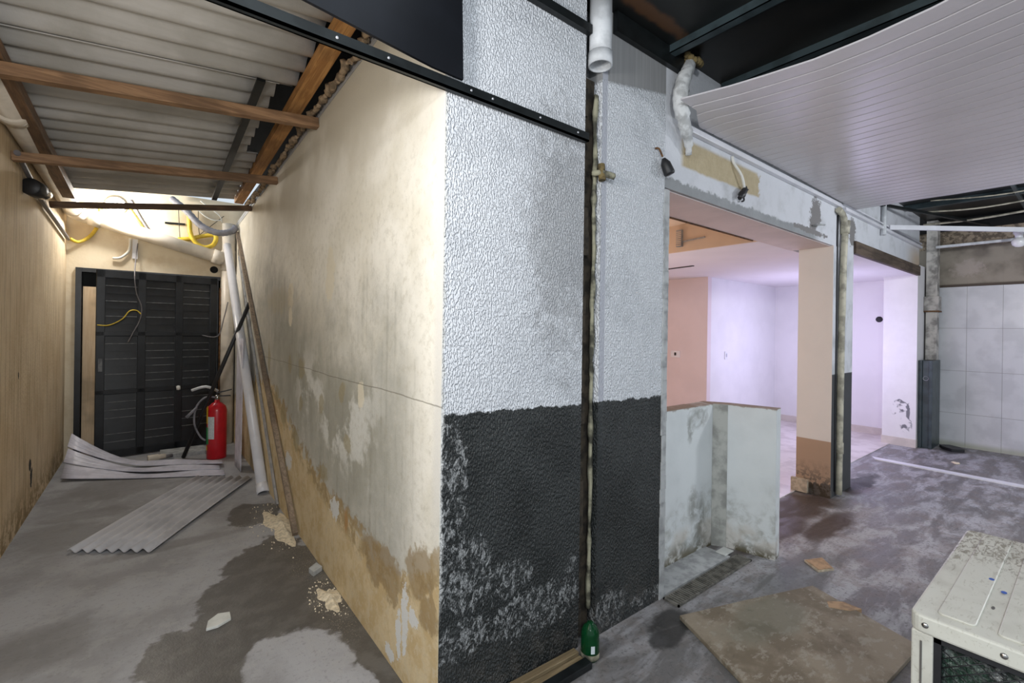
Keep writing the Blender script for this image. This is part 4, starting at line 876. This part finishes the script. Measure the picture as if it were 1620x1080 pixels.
b = MB(); b.box((ax0+.004, ay1-.052, .03), (ax0+.05, ay1-.004, az-.05)); b.box((ax0+.004, ay0+.004, .03), (ax0+.04, ay0+.03, az-.05))
b.box((ax0+.004, ay0+.004, .03), (ax0+.03, ay1-.004, .075)); b.box((ax0+.05, ay1-.02, .03), (ax1-.004, ay1-.004, az-.05)); b.box((ax1-.02, ay0+.004, .03), (ax1-.004, ay1-.02, az-.05))
b.box((ax0+.04, ay0+.004, .03), (ax1-.02, ay0+.02, az-.05))
b.build('casing', 'acwhite', t, bevel=.004)
b = MB(); b.box((ax0+.001, ay1-.028, .08), (ax0+.006, ay1-.024, az-.075)); b.build('casing_groove', 'greydrip', t)
MB().box((ax0+.028, ay0+.03, .075), (ax0+.05, ay1-.052, az-.052)).build('coil', 'coil', t)
b = MB(); b.box((ax0+.010, ay1-.068, .075), (ax0+.03, ay1-.052, az-.052)); b.box((ax0+.010, ay0+.03, az-.068), (ax0+.03, ay1-.052, az-.052)); b.build('grille_frame', 'black', t)
b = MB(); y0g, y1g, z0g, z1g = ay0+.03, ay1-.06, .08, az-.06
for sgn in (1, -1):
    c = -1.0
    while c < 1.6:
        pts = []
        n = 40
        for i in range(n+1):
            y = y0g+(y1g-y0g)*i/n; z = c+sgn*(y-y0g)*.72 if sgn > 0 else c+(y1g-y)*.72
            if z0g <= z <= z1g: pts.append((ax0+.016+sgn*.002, y, z))
        if len(pts) > 1: b.tube([pts[0], pts[-1]], .0016, 5)
        c += .026
b.build('wire_grille', 'black', t)
for (y, z) in ((ay1-.035, az-.026), (ay1-.19, az-.026), (ay0+.03, az-.026)):
    MB().lathe((ax0-.0005, y, z), [(0, .004), (.006, .003), (.008, 0)], 12, (-1, 0, 0)).build('screw', 'chrome', t)
for (x, y, mt) in ((2.18, .215, 'bluepaint'), (2.10, .18, 'bluepaint'), (1.99, .115, 'bluepaint')):
    MB().prism([(x+.010*math.cos(a*.785), y+.007*math.sin(a*.785), az+.0045) for a in range(8)], (0, 0, .001)).build('paint_drop', mt, t)
for (x, y) in ((1.965, .19), (2.15, .16), (2.5, .15)):
    MB().prism([(x+.012*math.cos(a*.785), y+.004*math.sin(a*.785), az+.0002) for a in range(8)], (0, 0, .001)).build('scuff_mark', 'greydrip', t)
for x in (1.84, 2.50): MB().box((x, -.01, 0), (x+.08, .33, .032)).build('foot', 'acwhite', t)

# ------------------------------------------------------------------ inner room fittings
for (c, n, lab) in (((6.888, 3.515, 1.16), 'y', 'white switch plate on the recessed lilac wall'), ((6.345, 4.03, 1.165), 'x', 'white socket plate on the salmon wall')):
    t = thing('wall_socket', lab, 'socket', c)
    if n == 'y':
        MB().box((c[0]-.04, c[1]-.008, c[2]-.06), (c[0]+.04, c[1]+.005, c[2]+.06)).build('plate', 'pvc', t, bevel=.003); MB().box((c[0]-.014, c[1]-.012, c[2]-.025), (c[0]+.014, c[1]-.007, c[2]+.025)).build('rocker', 'steelgalv', t)
    else:
        MB().box((c[0]-.008, c[1]-.075, c[2]-.05), (c[0]+.005, c[1]+.075, c[2]+.05)).build('plate', 'pvc', t, bevel=.003); MB().box((c[0]-.012, c[1]-.02, c[2]-.02), (c[0]-.007, c[1]+.012, c[2]+.025)).build('outlet', 'black', t)
tag(MB().lathe((8.598, 2.056, 1.735), [(0, .02), (.03, .015), (.045, 0)], 10, (-1, 0, 0)).build('wall_hole', 'black'), 'small dark broken hole in the far lilac wall', 'hole')
tag(MB().beam((5.21, 3.50, 2.306), (5.16, 3.05, 2.306), .03, .012).build('ceiling_slot', 'black'), 'dark slot in the dropped ceiling above the salmon wall', 'slot')
tag(MB().box((2.30, 1.866, 2.298), (4.10, 1.878, 2.312)).build('shadow_gap_strip', 'rust'), 'thin dark strip along the inner edge of the beam underside', 'strip')
t = thing('wall_vent', 'small slatted vent box on the apricot fascia', 'vent', (4.19, 2.62, 2.4))
MB().box((4.172, 2.60, 2.36), (4.20, 2.66, 2.53)).build('box', 'plaster', t)
b = MB()
for i in range(8): b.box((4.168, 2.604, 2.37+i*.019), (4.173, 2.656, 2.378+i*.019))
b.build('slats', 'orangewall', t)
tag(MB().beam((4.19, 2.60, 2.41), (4.19, 2.36, 2.42), .012, .012).build('vent_rod', 'plaster'), 'thin rod sticking out sideways from the slatted vent box', 'rod')
